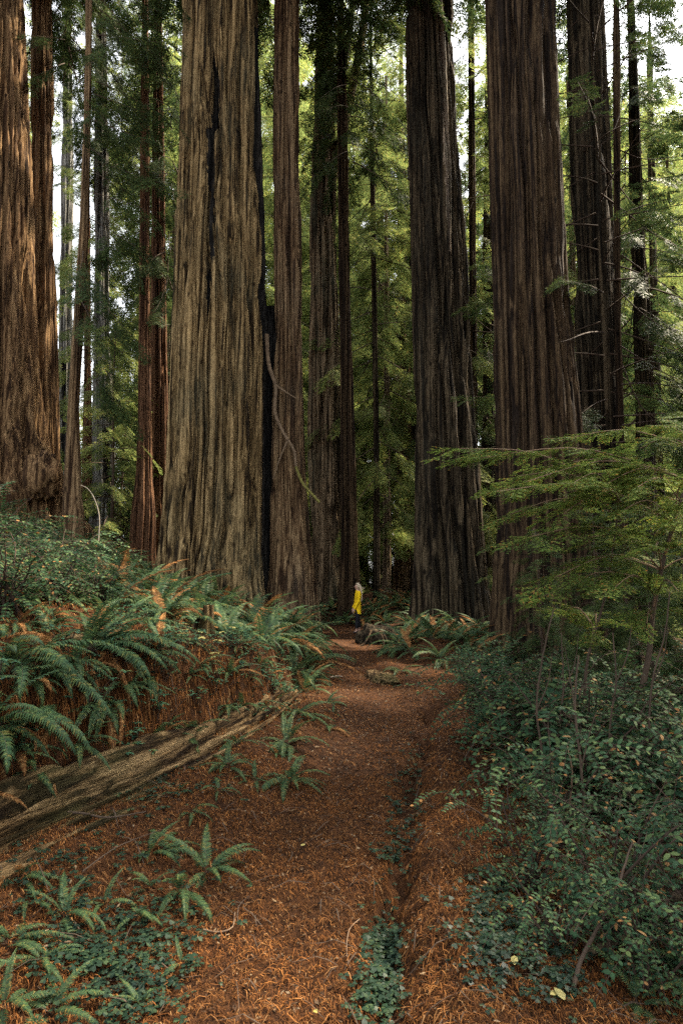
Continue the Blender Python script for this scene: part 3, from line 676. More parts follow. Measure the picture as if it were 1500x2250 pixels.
SPOTS = [(30, 1475, 250, 9, 'largest fern at the left edge, fronds arching down over the decaying log', (-95, 25), 5),
         (150, 1478, 165, 5, 'fern with two bright curled fronds hanging over the log at left', (-110, -20), 4),
         (-30, 1620, 230, 6, 'dark fern low on the bank at the left edge above the log', (-60, 60), 4),
         (190, 1440, 250, 8, 'broad fern spreading flat fronds to the right on the log top', (-45, 40), 3),
         (255, 1412, 120, 7, 'small fern arching behind the pale wood slab on the bank', None, 1),
         (500, 1400, 130, 11, 'yellowish upright fern just right of the pale broken stump', None, 2),
         (575, 1400, 120, 10, 'full fern on the bank between the stump and the path', None, 1),
         (655, 1420, 110, 9, 'fern leaning over the left path edge near the yellow-leaved herbs', (-120, 60), 2),
         (668, 1490, 95, 8, 'fern drooping beside the path at the far end of the log', (-130, 30), 2),
         (240, 1560, 170, 4, 'single-sided fern trailing long fronds over the middle of the log', (-110, -50), 5),
         (100, 1600, 190, 4, 'fern trailing dead brown fronds down the bank at left', (-120, -60), 7),
         (330, 1500, 120, 4, 'little fern hanging above the log under the herb patch', (-120, -60), 4),
         (640, 1725, 105, 10, 'tidy dark fern rosette growing at the left edge of the path', None, 0),
         (630, 1640, 95, 8, 'fern between the log tip and the dark rosette fern', None, 0),
         (650, 1580, 90, 8, 'fern at the path edge just below the end of the log', None, 0),
         (500, 1690, 85, 6, 'pale green fern on the litter slope right below the log', None, 0),
         (480, 1745, 55, 4, 'tiny bright fern on the litter slope below the log', None, 0),
         (560, 1720, 50, 4, 'little fern left of the dark rosette fern', None, 0),
         (350, 1880, 100, 4, 'fern with a high arched frond in the middle of the left slope', (0, 120), 0),
         (455, 1925, 120, 7, 'dark fern with many narrow fronds in the middle of the left slope', None, 1),
         (395, 1970, 125, 4, 'fern trailing down toward the curved grey stick', (-100, -30), 0),
         (330, 1960, 65, 3, 'small fern with one stiff frond left of the narrow-fronded fern', None, 0),
         (230, 1995, 70, 4, 'small dark fern on the left slope among clover-like leaves', None, 0),
         (60, 1985, 75, 4, 'low yellow-green fern near the left edge under the log', None, 0),
         (20, 2075, 110, 7, 'crowded green fern at the lower left edge', None, 0),
         (90, 2120, 95, 6, 'fern right of the crowded one at the lower left edge', None, 0),
         (10, 2225, 110, 6, 'fern in the bottom left corner', None, 0),
         (110, 2235, 105, 6, 'fern beside the clover patch at the bottom left', None, 0),
         (400, 2125, 60, 3, 'single small frond fern beside the clover patch', None, 0),
         (190, 2060, 50, 3, 'tiny fern above the clover patch', None, 0),
         (300, 2025, 85, 5, 'low dark fern between the trailing fern and the small stiff-fronded one', None, 1),
         (140, 2020, 95, 5, 'fern with drooping fronds above the crowded lower left fern', None, 1),
         (520, 1640, 75, 5, 'fern tucked against the lower side of the log', None, 1),
         (420, 1790, 70, 5, 'dark little fern on the open litter below the middle of the log', None, 1),
         (310, 2215, 70, 4, 'fern rising out of the clover patch at the bottom', None, 0),
         (420, 1640, 120, 4, 'fern drooping over the top of the log at its middle', (-120, -40), 3),
         (530, 1560, 95, 4, 'fern drooping over the thin far part of the log', (-120, -40), 2),
         (60, 1720, 130, 4, 'fern spilling over the log close to the left edge', (-110, -40), 4),
         (965, 1455, 85, 9, 'light green fern right of the litter mound by the path', None, 1),
         (880, 1480, 60, 7, 'small fern growing behind the litter-covered buried log', None, 0),
         (1190, 1590, 130, 9, 'fern standing inside the huckleberry thicket', None, 1),
         (1330, 1560, 130, 8, 'pale fern deep in the thicket near the bare stems', None, 1),
         (1400, 2215, 120, 6, 'dim fern in the dark bottom right corner', None, 0),
         (1490, 2160, 130, 6, 'fern against the right edge low in the dark corner', None, 0)]
for px, py, sz, n, lab, az, dd in SPOTS: big_fern(px, py, sz, n, lab, az, dd)

fern_pts = []
FR_LOW = [frond_geo(760 + k, 1.0, *FR_SHAPES[k], pairs=22, wmax=.105, curve=(-.25, .3, .1, -.35, .2, .4)[k]) for k in range(6)]
FERN_LOW = []
for k in range(6):
    rr = np.random.default_rng(860 + k); vs, fs, ms, n0 = [], [], [], 0
    for q in range(11 + k % 3):
        b = FR_LOW[int(rr.integers(0, 6))]; a = q * 2.399 + rr.uniform(-.4, .4); ca, sa = math.cos(a), math.sin(a); s_ = rr.uniform(.65, 1.1); dead = rr.uniform() < .08
        for V, F, m in zip(b.v, b.f, b.m):
            vs.append(V @ np.array([[ca, -sa, 0], [sa, ca, 0], [0, 0, 1]]).T * s_); fs.append(F - F.min() + n0); n0 += len(V); ms.append(np.where(m == 0, 2 if dead else 0, m))
    FERN_LOW.append((np.concatenate(vs), np.concatenate(fs), np.concatenate(ms)))
FERN_STUFF = G()
def scatter_ferns(n, xf, yr, dmin, size, label, group, seed, avoid=(), stuff=False):
    r = np.random.default_rng(seed); c = 0
    for k in range(n * 30):
        if c >= n: return
        y = r.uniform(*yr); lo, hi = xf(y)
        if hi <= lo: continue
        x = r.uniform(lo, hi)
        if any((x - a) ** 2 + (y - b) ** 2 < dmin ** 2 for a, b in fern_pts): continue
        if any((x - a) ** 2 + (y - b) ** 2 < m * m for a, b, m in avoid): continue
        fern_pts.append((x, y)); c += 1
        if stuff:
            V, F, m = FERN_LOW[int(r.integers(6))]; a, s_ = r.uniform(0, 6.28), r.uniform(*size); ca, sa = math.cos(a), math.sin(a)
            FERN_STUFF.add(V @ np.array([[ca, -sa, 0], [sa, ca, 0], [0, 0, 1]]).T * s_ + [x, y, gz(x, y) - .03], F, m); continue
        o = link('sword_fern', FERN_ME[int(r.integers(7))], None, (x, y, gz(x, y) - .03), r.uniform(0, 6.28), r.uniform(*size))
        tag(o, label, 'fern', group)
stp = hit1(457, 1400)
bigs = [(stp[0], stp[1], .5), (stp[0] * .93, stp[1] * .93, .5), (stp[0] * .86, stp[1] * .86, .4), (-3.9, 19, 1.75), (-1.5, 19.4, .9), (-9.5, 17.0, .5)]
scatter_ferns(95, lambda y: (max((-80 - 750) / FPX * y, edge_l(y) - 5.2), edge_l(y) - .15), (7.6, 17.3), .42, (.8, 1.25), 'green sword fern in the bed in front of the widest tan trunk', 'ferns in the bed before the widest trunk', 1, bigs)
scatter_ferns(95, lambda y: ((-80 - 750) / FPX * y, edge_l(y) - 4.2), (7.0, 20), .48, (.8, 1.25), 'blue-green sword fern on the slope below the slender leaning tree', 'ferns on the slope below the leaning tree', 2, bigs, True)
scatter_ferns(22, lambda y: (edge_l(y) - .7, edge_l(y) + .05), (8.8, 18.5), .45, (.5, .8), 'sword fern edging the left side of the path beyond the log', 'ferns edging the left side of the path', 3, bigs)
scatter_ferns(36, lambda y: (-1.6, 3.0), (22.2, 27), .5, (.8, 1.2), 'sword fern behind the person in yellow', 'ferns behind the person in yellow', 4, [(.5, 21.3, 1.4), (-.3, 24, .6), (-.65, 26, .9), (3.6, 21, 1.4), (1.6, 27, .3)])
scatter_ferns(40, lambda y: (1.35, 4.6), (13.8, 19.6), .5, (.8, 1.2), 'sword fern at the foot of the black-brown redwood', 'ferns at the foot of the black-brown redwood', 5, [(4.8, 15.5, 1.3), (.6, 20, 1.5), (.6, 18.3, 1.3)])
scatter_ferns(16, lambda y: (-12, -5.8), (20.5, 27), .9, (.7, 1.0), 'sword fern between the left background trunks', 'ferns between the left background trunks', 6, (), True)
scatter_ferns(16, lambda y: (edge_r(y) + .6, edge_r(y) + 4.5), (9, 15), .7, (.6, .9), 'sword fern half hidden in the thicket behind the sapling', 'ferns in the thicket behind the sapling', 7, [(4.8, 15.5, 1.3)])

scatter_ferns(40, lambda y: (edge_r(y) + 2.0, .57 * y), (11, 26), .7, (.8, 1.3), 'sword fern on the falling slope beyond the right-hand thicket', 'ferns on the falling slope at the right', 8, [(4.8, 15.5, 1.3), (7.3, 18, 1.2), (3.6, 21, 1.5)], True)
scatter_ferns(42, lambda y: (edge_l(y) - .5, edge_l(y) - .08), (2.6, 8.2), .18, (.20, .42), 'little fern rooted in the steep bank face over the log', 'little ferns rooted in the bank face', 12)
scatter_ferns(26, lambda y: (edge_l(y) + .2, edge_l(y) + 1.0 - y * .05), (2.2, 8.5), .5, (.16, .34), 'little fern scattered on the litter slope between log and path', 'little ferns on the litter slope', 13)
scatter_ferns(52, lambda y: (edge_l(y) - 3.4, edge_l(y) - .45), (4.0, 8.8), .31, (.36, .66), 'small sword fern crowding the top of the left bank above the log', 'small ferns crowding the top of the left bank', 9, bigs)
scatter_ferns(60, lambda y: (max(-.6 * y, edge_l(y) - 6.5), edge_l(y) - 1.0), (8, 17), .34, (.45, .8), 'small fern filling the slope between the log and the big trunks', 'small ferns filling the left slope', 10, bigs, True)
tag(link('fern_cover', FERN_STUFF.mesh('fern_cover', [L_FERN, TWIGM, L_FERNDEAD])), 'mass of small overlapping ferns covering the slopes around the trunks', 'ground cover', kind='stuff')
# ------------------------------------------------------------------ huckleberry bushes
def blade_leaves(p, d, nrm, l, w_):
    """oval leaves, three quads each"""
    n = len(p); s = norm(np.cross(d, nrm)); l = np.asarray(l)[:, None]; w_ = np.asarray(w_)[:, None] * .5
    rows = []
    for t, k, dz in ((0, .18, 0), (.3, .95, .06), (.68, .85, .04), (1, .08, -.06)):
        c = p + d * l * t + nrm * l * dz
        rows += [c - s * w_ * k, c + s * w_ * k]
    V = np.stack(rows, 1).reshape(-1, 3); f = np.array([[0, 1, 3, 2], [2, 3, 5, 4], [4, 5, 7, 6]])
    return V, (f[None] + (np.arange(n) * 8)[:, None, None]).reshape(-1, 4)

def shoot(seed, L=.4, n=16, ll=.03, lw=.014, arch=.5):
    r = np.random.default_rng(seed); t = np.linspace(0, 1, 10)
    pts = np.stack([.06 * L * np.sin(t * 4), t * L, -arch * L * t ** 2], -1)
    D = norm(np.gradient(pts, axis=0)); tt = np.repeat(np.linspace(.12, 1, n), 2); sg = np.tile([-1, 1], n)
    p = np.stack([np.interp(tt, t, pts[:, k]) for k in range(3)], -1); d = norm(np.stack([np.interp(tt, t, D[:, k]) for k in range(3)], -1))
    sd_ = norm(np.cross(d, (0, 0, 1))); up = np.cross(sd_, d)
    q = norm(sd_ * sg[:, None] + d * r.uniform(.3, .9, (2 * n, 1)) + up * r.normal(.05, .22, (2 * n, 1)))
    nr = norm(up + sd_ * sg[:, None] * r.uniform(-.5, .1, (2 * n, 1)) + r.normal(0, .15, (2 * n, 3)))
    nr = norm(nr - q * (nr * q).sum(-1, keepdims=True))
    V, F = blade_leaves(p, q, nr, ll * r.uniform(.75, 1.2, 2 * n) * (1 - .35 * tt ** 3), lw * r.uniform(.8, 1.2, 2 * n))
    return V, F, pts

SHOOTS = [shoot(900 + k, .52, 10, .062, .027, (.2, .5, .9, .4)[k % 4]) for k in range(6)]
SHOOTS_NEAR = [shoot(920 + k, .46, 9, .058, .026, (.3, .7, 1.0, .5)[k % 4]) for k in range(6)]
def bush_geo(seed, H=1.0, nst=12, spread=.7, nsh=12, lib=SHOOTS, lean=None):
    r = np.random.default_rng(seed); gl, gs = G(), G()
    PP, DD, KK, SS = [], [], [], []
    for b in range(nst):
        a = b * 2.399 + r.uniform(-.4, .4); hd = np.array([math.cos(a), math.sin(a), 0]) * spread * r.uniform(.4, 1.1)
        if lean is not None: hd = hd + np.array(lean) * r.uniform(.4, 1)
        t = np.linspace(0, 1, 9); h = H * r.uniform(.6, 1.1)
        pts = hd * (t[:, None] ** 1.5) + np.array([0, 0, 1]) * (h * (t * 1.15 - .22 * t ** 3))[:, None] + np.array([r.uniform(-.12, .12), r.uniform(-.12, .12), 0])
        pts[:, 0] += .04 * np.sin(t * 7 + b)
        gs.add(*tube(pts, .015 * (1.1 - t), 5), 0, True)
        tt = np.clip(np.linspace(.2, 1, nsh) + r.uniform(-.04, .04, nsh), 0, 1)
        pp = np.stack([np.interp(tt, t, pts[:, c]) for c in range(3)], -1)
        az = r.uniform(0, 6.28, nsh); el = r.uniform(-.25, .75, nsh)
        dd = np.stack([np.cos(az) * np.cos(el), np.sin(az) * np.cos(el), np.sin(el)], -1) + norm(hd + 1e-6) * .5
        PP.append(pp); DD.append(dd); KK.append(r.integers(0, len(lib), nsh)); SS.append(r.uniform(.55, 1.1, nsh))
    PP, DD, KK, SS = map(np.concatenate, (PP, DD, KK, SS))
    M = frames(DD, roll=r.uniform(-.4, .4, len(PP)))
    for k, (V, F, sp_) in enumerate(lib):
        q = KK == k
        if not q.any(): continue
        gl.add(*inst(V, F, M[q], PP[q], SS[q]))
        tv, tf = tube(sp_, np.full(len(sp_), .0028), 3); gs.add(*inst(tv, tf, M[q], PP[q], SS[q]))
    return gl.mesh('foliage', [L_BUSH]), gs.mesh('stem', [DARKWOOD])
BUSH = [bush_geo(950 + k) for k in range(4)]
BUSH_NEAR = [bush_geo(970 + k, 1.0, 9, .65, 9, SHOOTS_NEAR) for k in range(3)]
def bush(x, y, s_, label, group=None, lib=BUSH, k=0, rz=0.0, sink=.05):
    root = empty('huckleberry_bush', (x, y, gz(x, y) - sink), rz, s_); tag(root, label, 'bush', group)
    a, b = lib[k % len(lib)]; link('foliage', a, root); link('stem', b, root)
    return root
r = np.random.default_rng(41)
for k, (px, d, s_, lab) in enumerate([(20, 5.4, .85, 'dark huckleberry bush at the left edge above the largest fern'), (120, 6.4, .8, 'huckleberry bush with orange dead sprigs on the left bank'), (215, 7.2, .7, 'low huckleberry bush on the left bank nearest the stump'),
                                      (-30, 7.2, .95, 'tall huckleberry bush touching the left edge below the huge trunk'), (75, 8.3, .85, 'bluish huckleberry bush behind the orange-sprigged one'), (170, 9.3, .8, 'farthest huckleberry bush on the left slope, among ferns')]):
    x = (px - 750) / FPX * d; bush(x, d, s_, lab, None, BUSH, k, k * 1.7)
for k, (px, d, s_) in enumerate([(85, 19.5, .95), (120, 18.5, .8), (215, 21, .9), (150, 19, .7)]):
    x = (px - 750) / FPX * d; bush(x, d, s_, 'small round shrub by the roots of the huge orange-brown trunk', 'shrubs by the roots of the huge orange-brown trunk', BUSH, k, k * 2.1)
pts_b = []
n_b = 0
for k in range(900):
    y = 4.3 + 8.5 * r.uniform(); x = edge_r(y) + .28 + r.uniform(0, 3.6) ** 1.0
    if (x / y) * FPX + 750 > 1640 or any((x - a) ** 2 + (y - b) ** 2 < .58 ** 2 for a, b in pts_b): continue
    pts_b.append((x, y)); n_b += 1
    z = gz(x, y); want = np.interp((x / y) * FPX + 750, [1000, 1080, 1250, 1500], [1500, 1400, 1430, 1470])
    H = np.clip((P(750, want, y)[2] - z) * r.uniform(.75, 1.1), .5, 1.9)
    bush(x, y, H * .92, 'evergreen huckleberry bush massed with others right of the path', 'huckleberry bushes massed right of the path', BUSH, k, r.uniform(0, 6.28))
    if n_b >= 38: break
for k, (px, d, s_, lab) in enumerate([(1130, 3.55, .62, 'glossy huckleberry bush leaning over the path ridge at right'), (1270, 3.2, .72, 'large-leaved huckleberry bush with shoots drooping in front of dark soil'),
                                      (1400, 3.3, .8, 'shaded huckleberry bush by the fallen branch at lower right'), (1500, 3.9, .9, 'dense huckleberry bush at the right edge below the sapling'), (1180, 4.3, .72, 'huckleberry bush just behind the glossy leaning one'), (1170, 3.0, .46, 'low huckleberry bush beside the yellow leaves at the bottom right'), (1340, 2.85, .52, 'huckleberry bush in the dark bottom right, behind the bare curved stem'), (1455, 2.9, .58, 'huckleberry bush cut off by the bottom of the right edge')]):
    x = (px - 750) / FPX * d * 1.05; bush(x, d, s_, lab, None, BUSH_NEAR, k, k * 1.3)

# ------------------------------------------------------------------ bright sapling boughs at the right
d0 = 6.0
base = P(1330, 1840, d0); base[2] = gz(base[0], d0) - .05
root = empty('hemlock_sapling', tuple(base)); tag(root, 'young evergreen with bright layered boughs leaning over the right-hand thicket', 'tree')
stem = smooth_pts([base, P(1362, 1690, d0), P(1398, 1560, d0), P(1424, 1440, d0), P(1436, 1330, d0 + .1), P(1470, 1180, d0 + .2), P(1530, 990, d0 + .4)], 30)
stem2 = smooth_pts([base + [.0, .12, 0], P(1270, 1690, d0), P(1282, 1560, d0 + .1), P(1290, 1450, d0 + .1), P(1330, 1300, d0 + .3), P(1360, 1100, d0 + .5)], 24)
g = G(); g.add(*tube(stem - base, np.linspace(.038, .014, 30), 7), 0, True); g.add(*tube(stem2 - base, np.linspace(.022, .007, 24), 6), 0, True)
link('stem', g.mesh('stem', [TWIGM]), root)
r = np.random.default_rng(51); gl, gb = G(), G()
PP, DD, SS, KK = [], [], [], []
ends = [(1008, 985, 5.6), (1035, 1010, 5.9), (1090, 1080, 5.3), (1140, 1045, 6.3), (1160, 1180, 5.4), (1185, 1030, 6.6), (1120, 1130, 6.0), (1228, 968, 6.4), (1215, 1270, 5.6), (1260, 1060, 5.2), (1290, 1180, 5.4), (1335, 1040, 6.8), (1240, 1340, 6.6),
        (1350, 1290, 5.2), (1400, 1070, 5.4), (1440, 1200, 5.2), (1500, 1060, 5.8), (1520, 1150, 5.2), (1310, 1390, 6.0), (1490, 1300, 5.3), (1420, 1370, 5.5), (1560, 1250, 6), (1300, 1100, 6.9), (1200, 1110, 6.8), (1450, 940, 6.9), (1405, 985, 6.3), (1500, 905, 6.8), (1300, 1015, 6.0), (1380, 1160, 6.9),
        (1150, 1060, 5.6), (1235, 1130, 5.5), (1310, 1075, 5.7), (1370, 1120, 5.5), (1470, 1110, 6.2), (1260, 1240, 6.4), (1400, 1250, 6.3)]
ends = ends + [(r.uniform(1090, 1540), r.uniform(990, 1400), r.uniform(5.1, 7.0)) for _ in range(4)]
for k, (ex, ey, ed) in enumerate(ends):
    e = P(ex, ey, ed); st = stem if (k % 3 or ex > 1350) else stem2
    zt = e[2] + r.uniform(-.25, .15); q = st[np.argmin(abs(st[:, 2] - zt))]
    mid = (q + e) / 2 + [0, 0, .08 + .06 * np.linalg.norm(e - q)]
    pts = smooth_pts([q, mid, e], 10); gb.add(*tube(pts - base, np.linspace(.009, .003, 10), 4), 0, True)
    L_ = np.linalg.norm(e - q); n = int(4 + 6 * L_); tt = 1 - .8 * (np.arange(n) + r.uniform(0, 1, n)) / n
    tg = np.linspace(0, 1, 10); pos = np.stack([np.interp(tt, tg, pts[:, c]) for c in range(3)], -1)
    dr = norm(np.gradient(pts, axis=0)); dr = np.stack([np.interp(tt, tg, dr[:, c]) for c in range(3)], -1)
    sg = r.choice([-1, 1], n) * r.uniform(.4, 1.1, n); sg[np.argmax(tt)] = 0; ca, sa = np.cos(sg), np.sin(sg)
    PP.append(pos - base); DD.append(np.stack([dr[:, 0] * ca - dr[:, 1] * sa, dr[:, 0] * sa + dr[:, 1] * ca, dr[:, 2] * .5 - r.uniform(-.15, .3, n)], -1)); SS.append(r.uniform(.2, .40, n)); KK.append(r.integers(0, 4, n))
PP, DD, SS, KK = map(np.concatenate, (PP, DD, SS, KK)); M = frames(DD, roll=r.uniform(-.35, .35, len(PP)))
for k in range(4):
    q = KK == k; gl.add(*inst(*SPR_NEAR[k], M[q], PP[q], SS[q]))
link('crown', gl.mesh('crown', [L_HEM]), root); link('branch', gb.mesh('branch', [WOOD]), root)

for k, (px, d, s_, lab) in enumerate([(1180, 9.0, .24, 'small dark conifer between the sapling boughs and the thicket, nearest the path'), (1300, 10.5, .32, 'small dark conifer behind the bare stems of the bright sapling'), (1420, 9.5, .3, 'small dark conifer under the bare-branched thin tree'), (1500, 8.5, .28, 'small dark conifer at the right edge behind the thicket'), (1370, 12.5, .4, 'taller dark conifer before the near-black redwood')]):
    x = (px - 750) / FPX * d; rt = empty('young_conifer', (x, d, gz(x, d) - .05), k * 1.9, s_); tag(rt, lab, 'tree')
    link('trunk', TR_UND[k % 2], rt); link('crown', CR_UND[3 + k % 2], rt, (0, 0, .2))
# ------------------------------------------------------------------ bare branches, limbs, stumps, sticks
def limb(root, name, px_pts, d, r0, r1, mat, k=8, n=28, extra=()):
    base = np.array(root.location) if root else None; g_ = G()
    P0 = [P(a, b, (d if np.isscalar(d) else d[i])) for i, (a, b) in enumerate(px_pts)]
    g_.add(*tube(smooth_pts(P0, n) - base, np.linspace(r0, r1, n), k), 0, True)
    for (pp, dd, a, b) in extra: g_.add(*tube(smooth_pts([P(x, y, dd) for x, y in pp], 14) - base, np.linspace(a, b, 14), 6), 0, True)
    return link(name, g_.mesh(name, [mat]), root)
limb(rT2, 'dead_limb', [(586, 735), (590, 800), (606, 850), (604, 905), (622, 950), (646, 990), (652, 1035), (672, 1070), (700, 1100)], 18.68, .070, .028, LIMBM, extra=[([(604, 845), (628, 862), (652, 876)], 18.66, .048, .010), ([(632, 968), (616, 1005), (600, 1052)], 18.7, .04, .012)])
limb(rT2, 'moss_patch', [(650, 1025), (664, 1060), (682, 1082), (702, 1104)], 18.66, .045, .04, MOSSWOOD)
for o in [o for o in bpy.data.objects if o.get('label', '').startswith('dark furrowed redwood')]:
    limb(o, 'limb', [(722, 420), (744, 330), (762, 245), (782, 150), (800, 40), (812, -80)], 26, .24, .16, B_TAN)
    limb(o, 'limb', [(735, 240), (752, 160), (770, 60), (774, -40)], 26.3, .16, .1, B_RED)
def limbs_on(root, pts_list, d, mat=DARKWOOD, r0=.022):
    for pp in pts_list: limb(root, 'bare_branch', pp, d, r0, .006, mat, 5, 18)
limbs_on(tR4, [[(1360, 640), (1400, 680), (1450, 715), (1520, 735)], [(1362, 760), (1410, 790), (1480, 830), (1560, 845)], [(1364, 845), (1430, 842), (1510, 855)], [(1366, 935), (1430, 925), (1510, 918)], [(1366, 800), (1400, 880), (1450, 940), (1530, 1010)],
               [(1364, 560), (1420, 600), (1490, 650), (1560, 720)], [(1366, 1000), (1420, 1010), (1500, 1060)], [(1362, 470), (1420, 450), (1500, 430)], [(1362, 330), (1420, 350), (1510, 340)], [(1366, 1060), (1400, 1130), (1480, 1200)], [(1360, 250), (1340, 300), (1300, 330)]], 16.6)

# knobby root mass of the huge left tree
def blob(c, rad, seed, amp=.4, f=2.0, nu=40, nv=24):
    u = np.linspace(0, 2 * np.pi, nu, endpoint=False); v = np.linspace(.02, np.pi - .02, nv); U, Vv = np.meshgrid(u, v)
    d = np.stack([np.cos(U) * np.sin(Vv), np.sin(U) * np.sin(Vv), np.cos(Vv)], -1)
    k = 1 + amp * (fbm(d[..., 0] * f + 5, d[..., 1] * f, d[..., 2] * f, 4, seed) - .5) * 2 - .12 * ss(.3, 0, np.abs(2 * vnoise(d[..., 0] * f * 2.2, d[..., 1] * f * 2.2, d[..., 2] * f * 2.2, seed + 3) - 1))
    W = np.array(c) + d * k[..., None] * np.array(rad)
    i_ = np.arange(nv - 1)[:, None] * nu; j_ = np.arange(nu)[None]; j2 = (j_ + 1) % nu
    return W, np.stack([i_ + j_, i_ + nu + j_, i_ + nu + j2, i_ + j2], -1)
big = [o for o in bpy.data.objects if o.get('label', '').startswith('enormous warm')][0]
c = P(95, 1045, 20.6); g = G().add(*blob(c - np.array(big.location), (.62, .5, .8), 5, .35, 1.8), 0, True)
link('root_burl', g.mesh('root_burl', [B_WARM]), big)

def wood_piece(name, pts, rad, mat, label, cat, k=8, n=22, extra=(), seed=0):
    pts = np.asarray(pts, float); c = pts[0].copy(); g_ = G()
    pp = smooth_pts(pts, n); pp[1:-1] += np.random.default_rng(seed).normal(0, .12, (n - 2, 3)) * np.mean(rad)
    g_.add(*tube(pp - c, np.linspace(rad[0], rad[1], n), k), 0, True)
    for e, a in extra: g_.add(*tube(smooth_pts(e, 10) - c, np.linspace(a, a * .3, 10), 5), 0, True)
    return tag(link(name, g_.mesh(name, [mat]), None, tuple(c)), label, cat)
def lay(pl, up=.015): return [hit1(a, b) + [0, 0, up] for a, b in pl]
wood_piece('fallen_stick', lay([(447, 2055), (480, 2062), (510, 2052), (516, 2015)]), (.004, .003), WOOD, 'curved grey stick lying on the litter below the ferns', 'stick')
wood_piece('fallen_stick', lay([(790, 2030), (766, 2060), (762, 2110), (776, 2160)]), (.003, .002), WOOD, 'thin arched stick lying along the rut in the path', 'stick')
wood_piece('fallen_stick', lay([(726, 1492), (738, 1488), (752, 1491)]), (.012, .008), PALEWOOD, 'small pale stick on the path near the end of the log', 'stick')
wood_piece('fallen_stick', lay([(130, 1805), (180, 1808), (240, 1822), (320, 1806)], .05), (.008, .004), TWIGM, 'brown branch lying across the lower side of the log', 'stick')
wood_piece('fallen_stick', lay([(180, 1950), (260, 1890), (360, 1845)], .06), (.004, .002), TWIGM, 'straight thin twig slanting over the left litter slope', 'stick')
wood_piece('fallen_stick', lay([(80, 2100), (140, 2088), (190, 2085)], .02), (.006, .004), WOOD, 'reddish twig lying between the lower left ferns', 'stick')
wood_piece('fallen_stick', lay([(700, 1368), (715, 1372), (735, 1378)], .03), (.05, .03), DARKWOOD, 'dark root crossing the path to the left of the person', 'stick')
wood_piece('fallen_branch', [hit1(1290, 2110) + [0, 0, .03], P(1390, 2045, 2.9), P(1520, 1940, 3.1)], (.016, .026), B_DARK, 'thick dark fallen branch in the bottom right corner', 'branch')
wood_piece('dead_sapling', [hit1(1255, 2190), P(1272, 2120, 2.75), P(1300, 2060, 2.8), P(1345, 1980, 2.9), P(1372, 1900, 3.0), P(1388, 1850, 3.05)], (.010, .004), TWIGM, 'bare curved stem rising from the bottom right through the dark bushes', 'stem', extra=[([P(1345, 1980, 2.9), P(1375, 1950, 2.85), P(1400, 1915, 2.8)], .005), ([P(1320, 2030, 2.85), P(1345, 2025, 2.8), P(1365, 2040, 2.75)], .005)])
wood_piece('dead_sapling', [hit1(1275, 1930), P(1282, 1800, 4.2), P(1276, 1690, 4.3), P(1262, 1560, 4.4), P(1270, 1440, 4.5)], (.013, .005), TWIGM, 'slim upright stem in the middle of the right-hand thicket', 'stem', extra=[([P(1276, 1690, 4.3), P(1292, 1620, 4.3), P(1310, 1560, 4.3)], .006), ([P(1262, 1560, 4.4), P(1250, 1480, 4.4), P(1240, 1420, 4.4)], .005)])
wood_piece('dead_sapling', [hit1(1245, 1910), P(1248, 1800, 4.5), P(1256, 1700, 4.5), P(1246, 1640, 4.6)], (.008, .004), WOOD, 'short tan stem left of the slim upright one in the thicket', 'stem')
for pl, d_, lab in (([(1185, 1800), (1192, 1680), (1178, 1560), (1190, 1450), (1215, 1340)], 4.6, 'leaning bare stem at the left of the right-hand thicket'), ([(1350, 1760), (1338, 1620), (1352, 1500), (1345, 1390)], 4.9, 'wavy bare stem right of the slim upright one'),
                    ([(1440, 1750), (1425, 1640), (1432, 1500), (1460, 1390), (1470, 1300)], 5.0, 'tall bare stem under the right end of the sapling boughs'), ([(1230, 1760), (1222, 1650), (1236, 1520), (1232, 1390)], 5.3, 'faint bare stem behind the short tan one')):
    q = P(*pl[0], d_); q[2] = gz(q[0], d_) - .05
    wood_piece('dead_sapling', [q] + [P(a, b, d_) for a, b in pl[1:]], (.010, .004), TWIGM, lab, 'stem', extra=[([P(*pl[2], d_), P(pl[2][0] + 25, pl[2][1] - 60, d_), P(pl[2][0] + 34, pl[2][1] - 125, d_)], .006)])
wood_piece('bent_sapling', [P(178, 1066, 15), P(196, 1076, 15), P(212, 1106, 15), P(219, 1140, 15), P(217, 1192, 15)], (.006, .012), PALEWOOD, 'thin bleached sapling bent into an arch on the left slope', 'sapling')
r = np.random.default_rng(61)
c = P(1330, 1540, 7.5); c[2] = gz(c[0], 7.5); g = G()
for k in range(34):
    a = r.uniform(0, 6.28); L_ = r.uniform(.8, 1.6); el = r.uniform(.3, 1.2); hd = np.array([math.cos(a) * 1.3, math.sin(a) * .6, 0])
    t = np.linspace(0, 1, 10)[:, None]; pts = np.array([r.uniform(-.5, .5), r.uniform(-.3, .3), .1]) + hd * L_ * math.cos(el) * t + np.array([0, 0, 1]) * (L_ * math.sin(el) * t * 1.3 - L_ * .75 * t ** 2)
    g.add(*tube(pts + r.normal(0, .012, pts.shape), np.linspace(.008, .002, 10), 4), 0, True)
    q = pts[5]; g.add(*tube(np.array([q + (np.array([r.uniform(-1, 1), r.uniform(-1, 1), r.uniform(-.2, .6)]) * .3 * f) for f in np.linspace(0, 1, 6)]), np.linspace(.004, .0015, 6), 3), 0, True)
tag(link('dead_shrub', g.mesh('dead_shrub', [WOOD]), None, tuple(c)), 'leafless shrub of arching brown twigs behind the right-hand thicket', 'shrub')

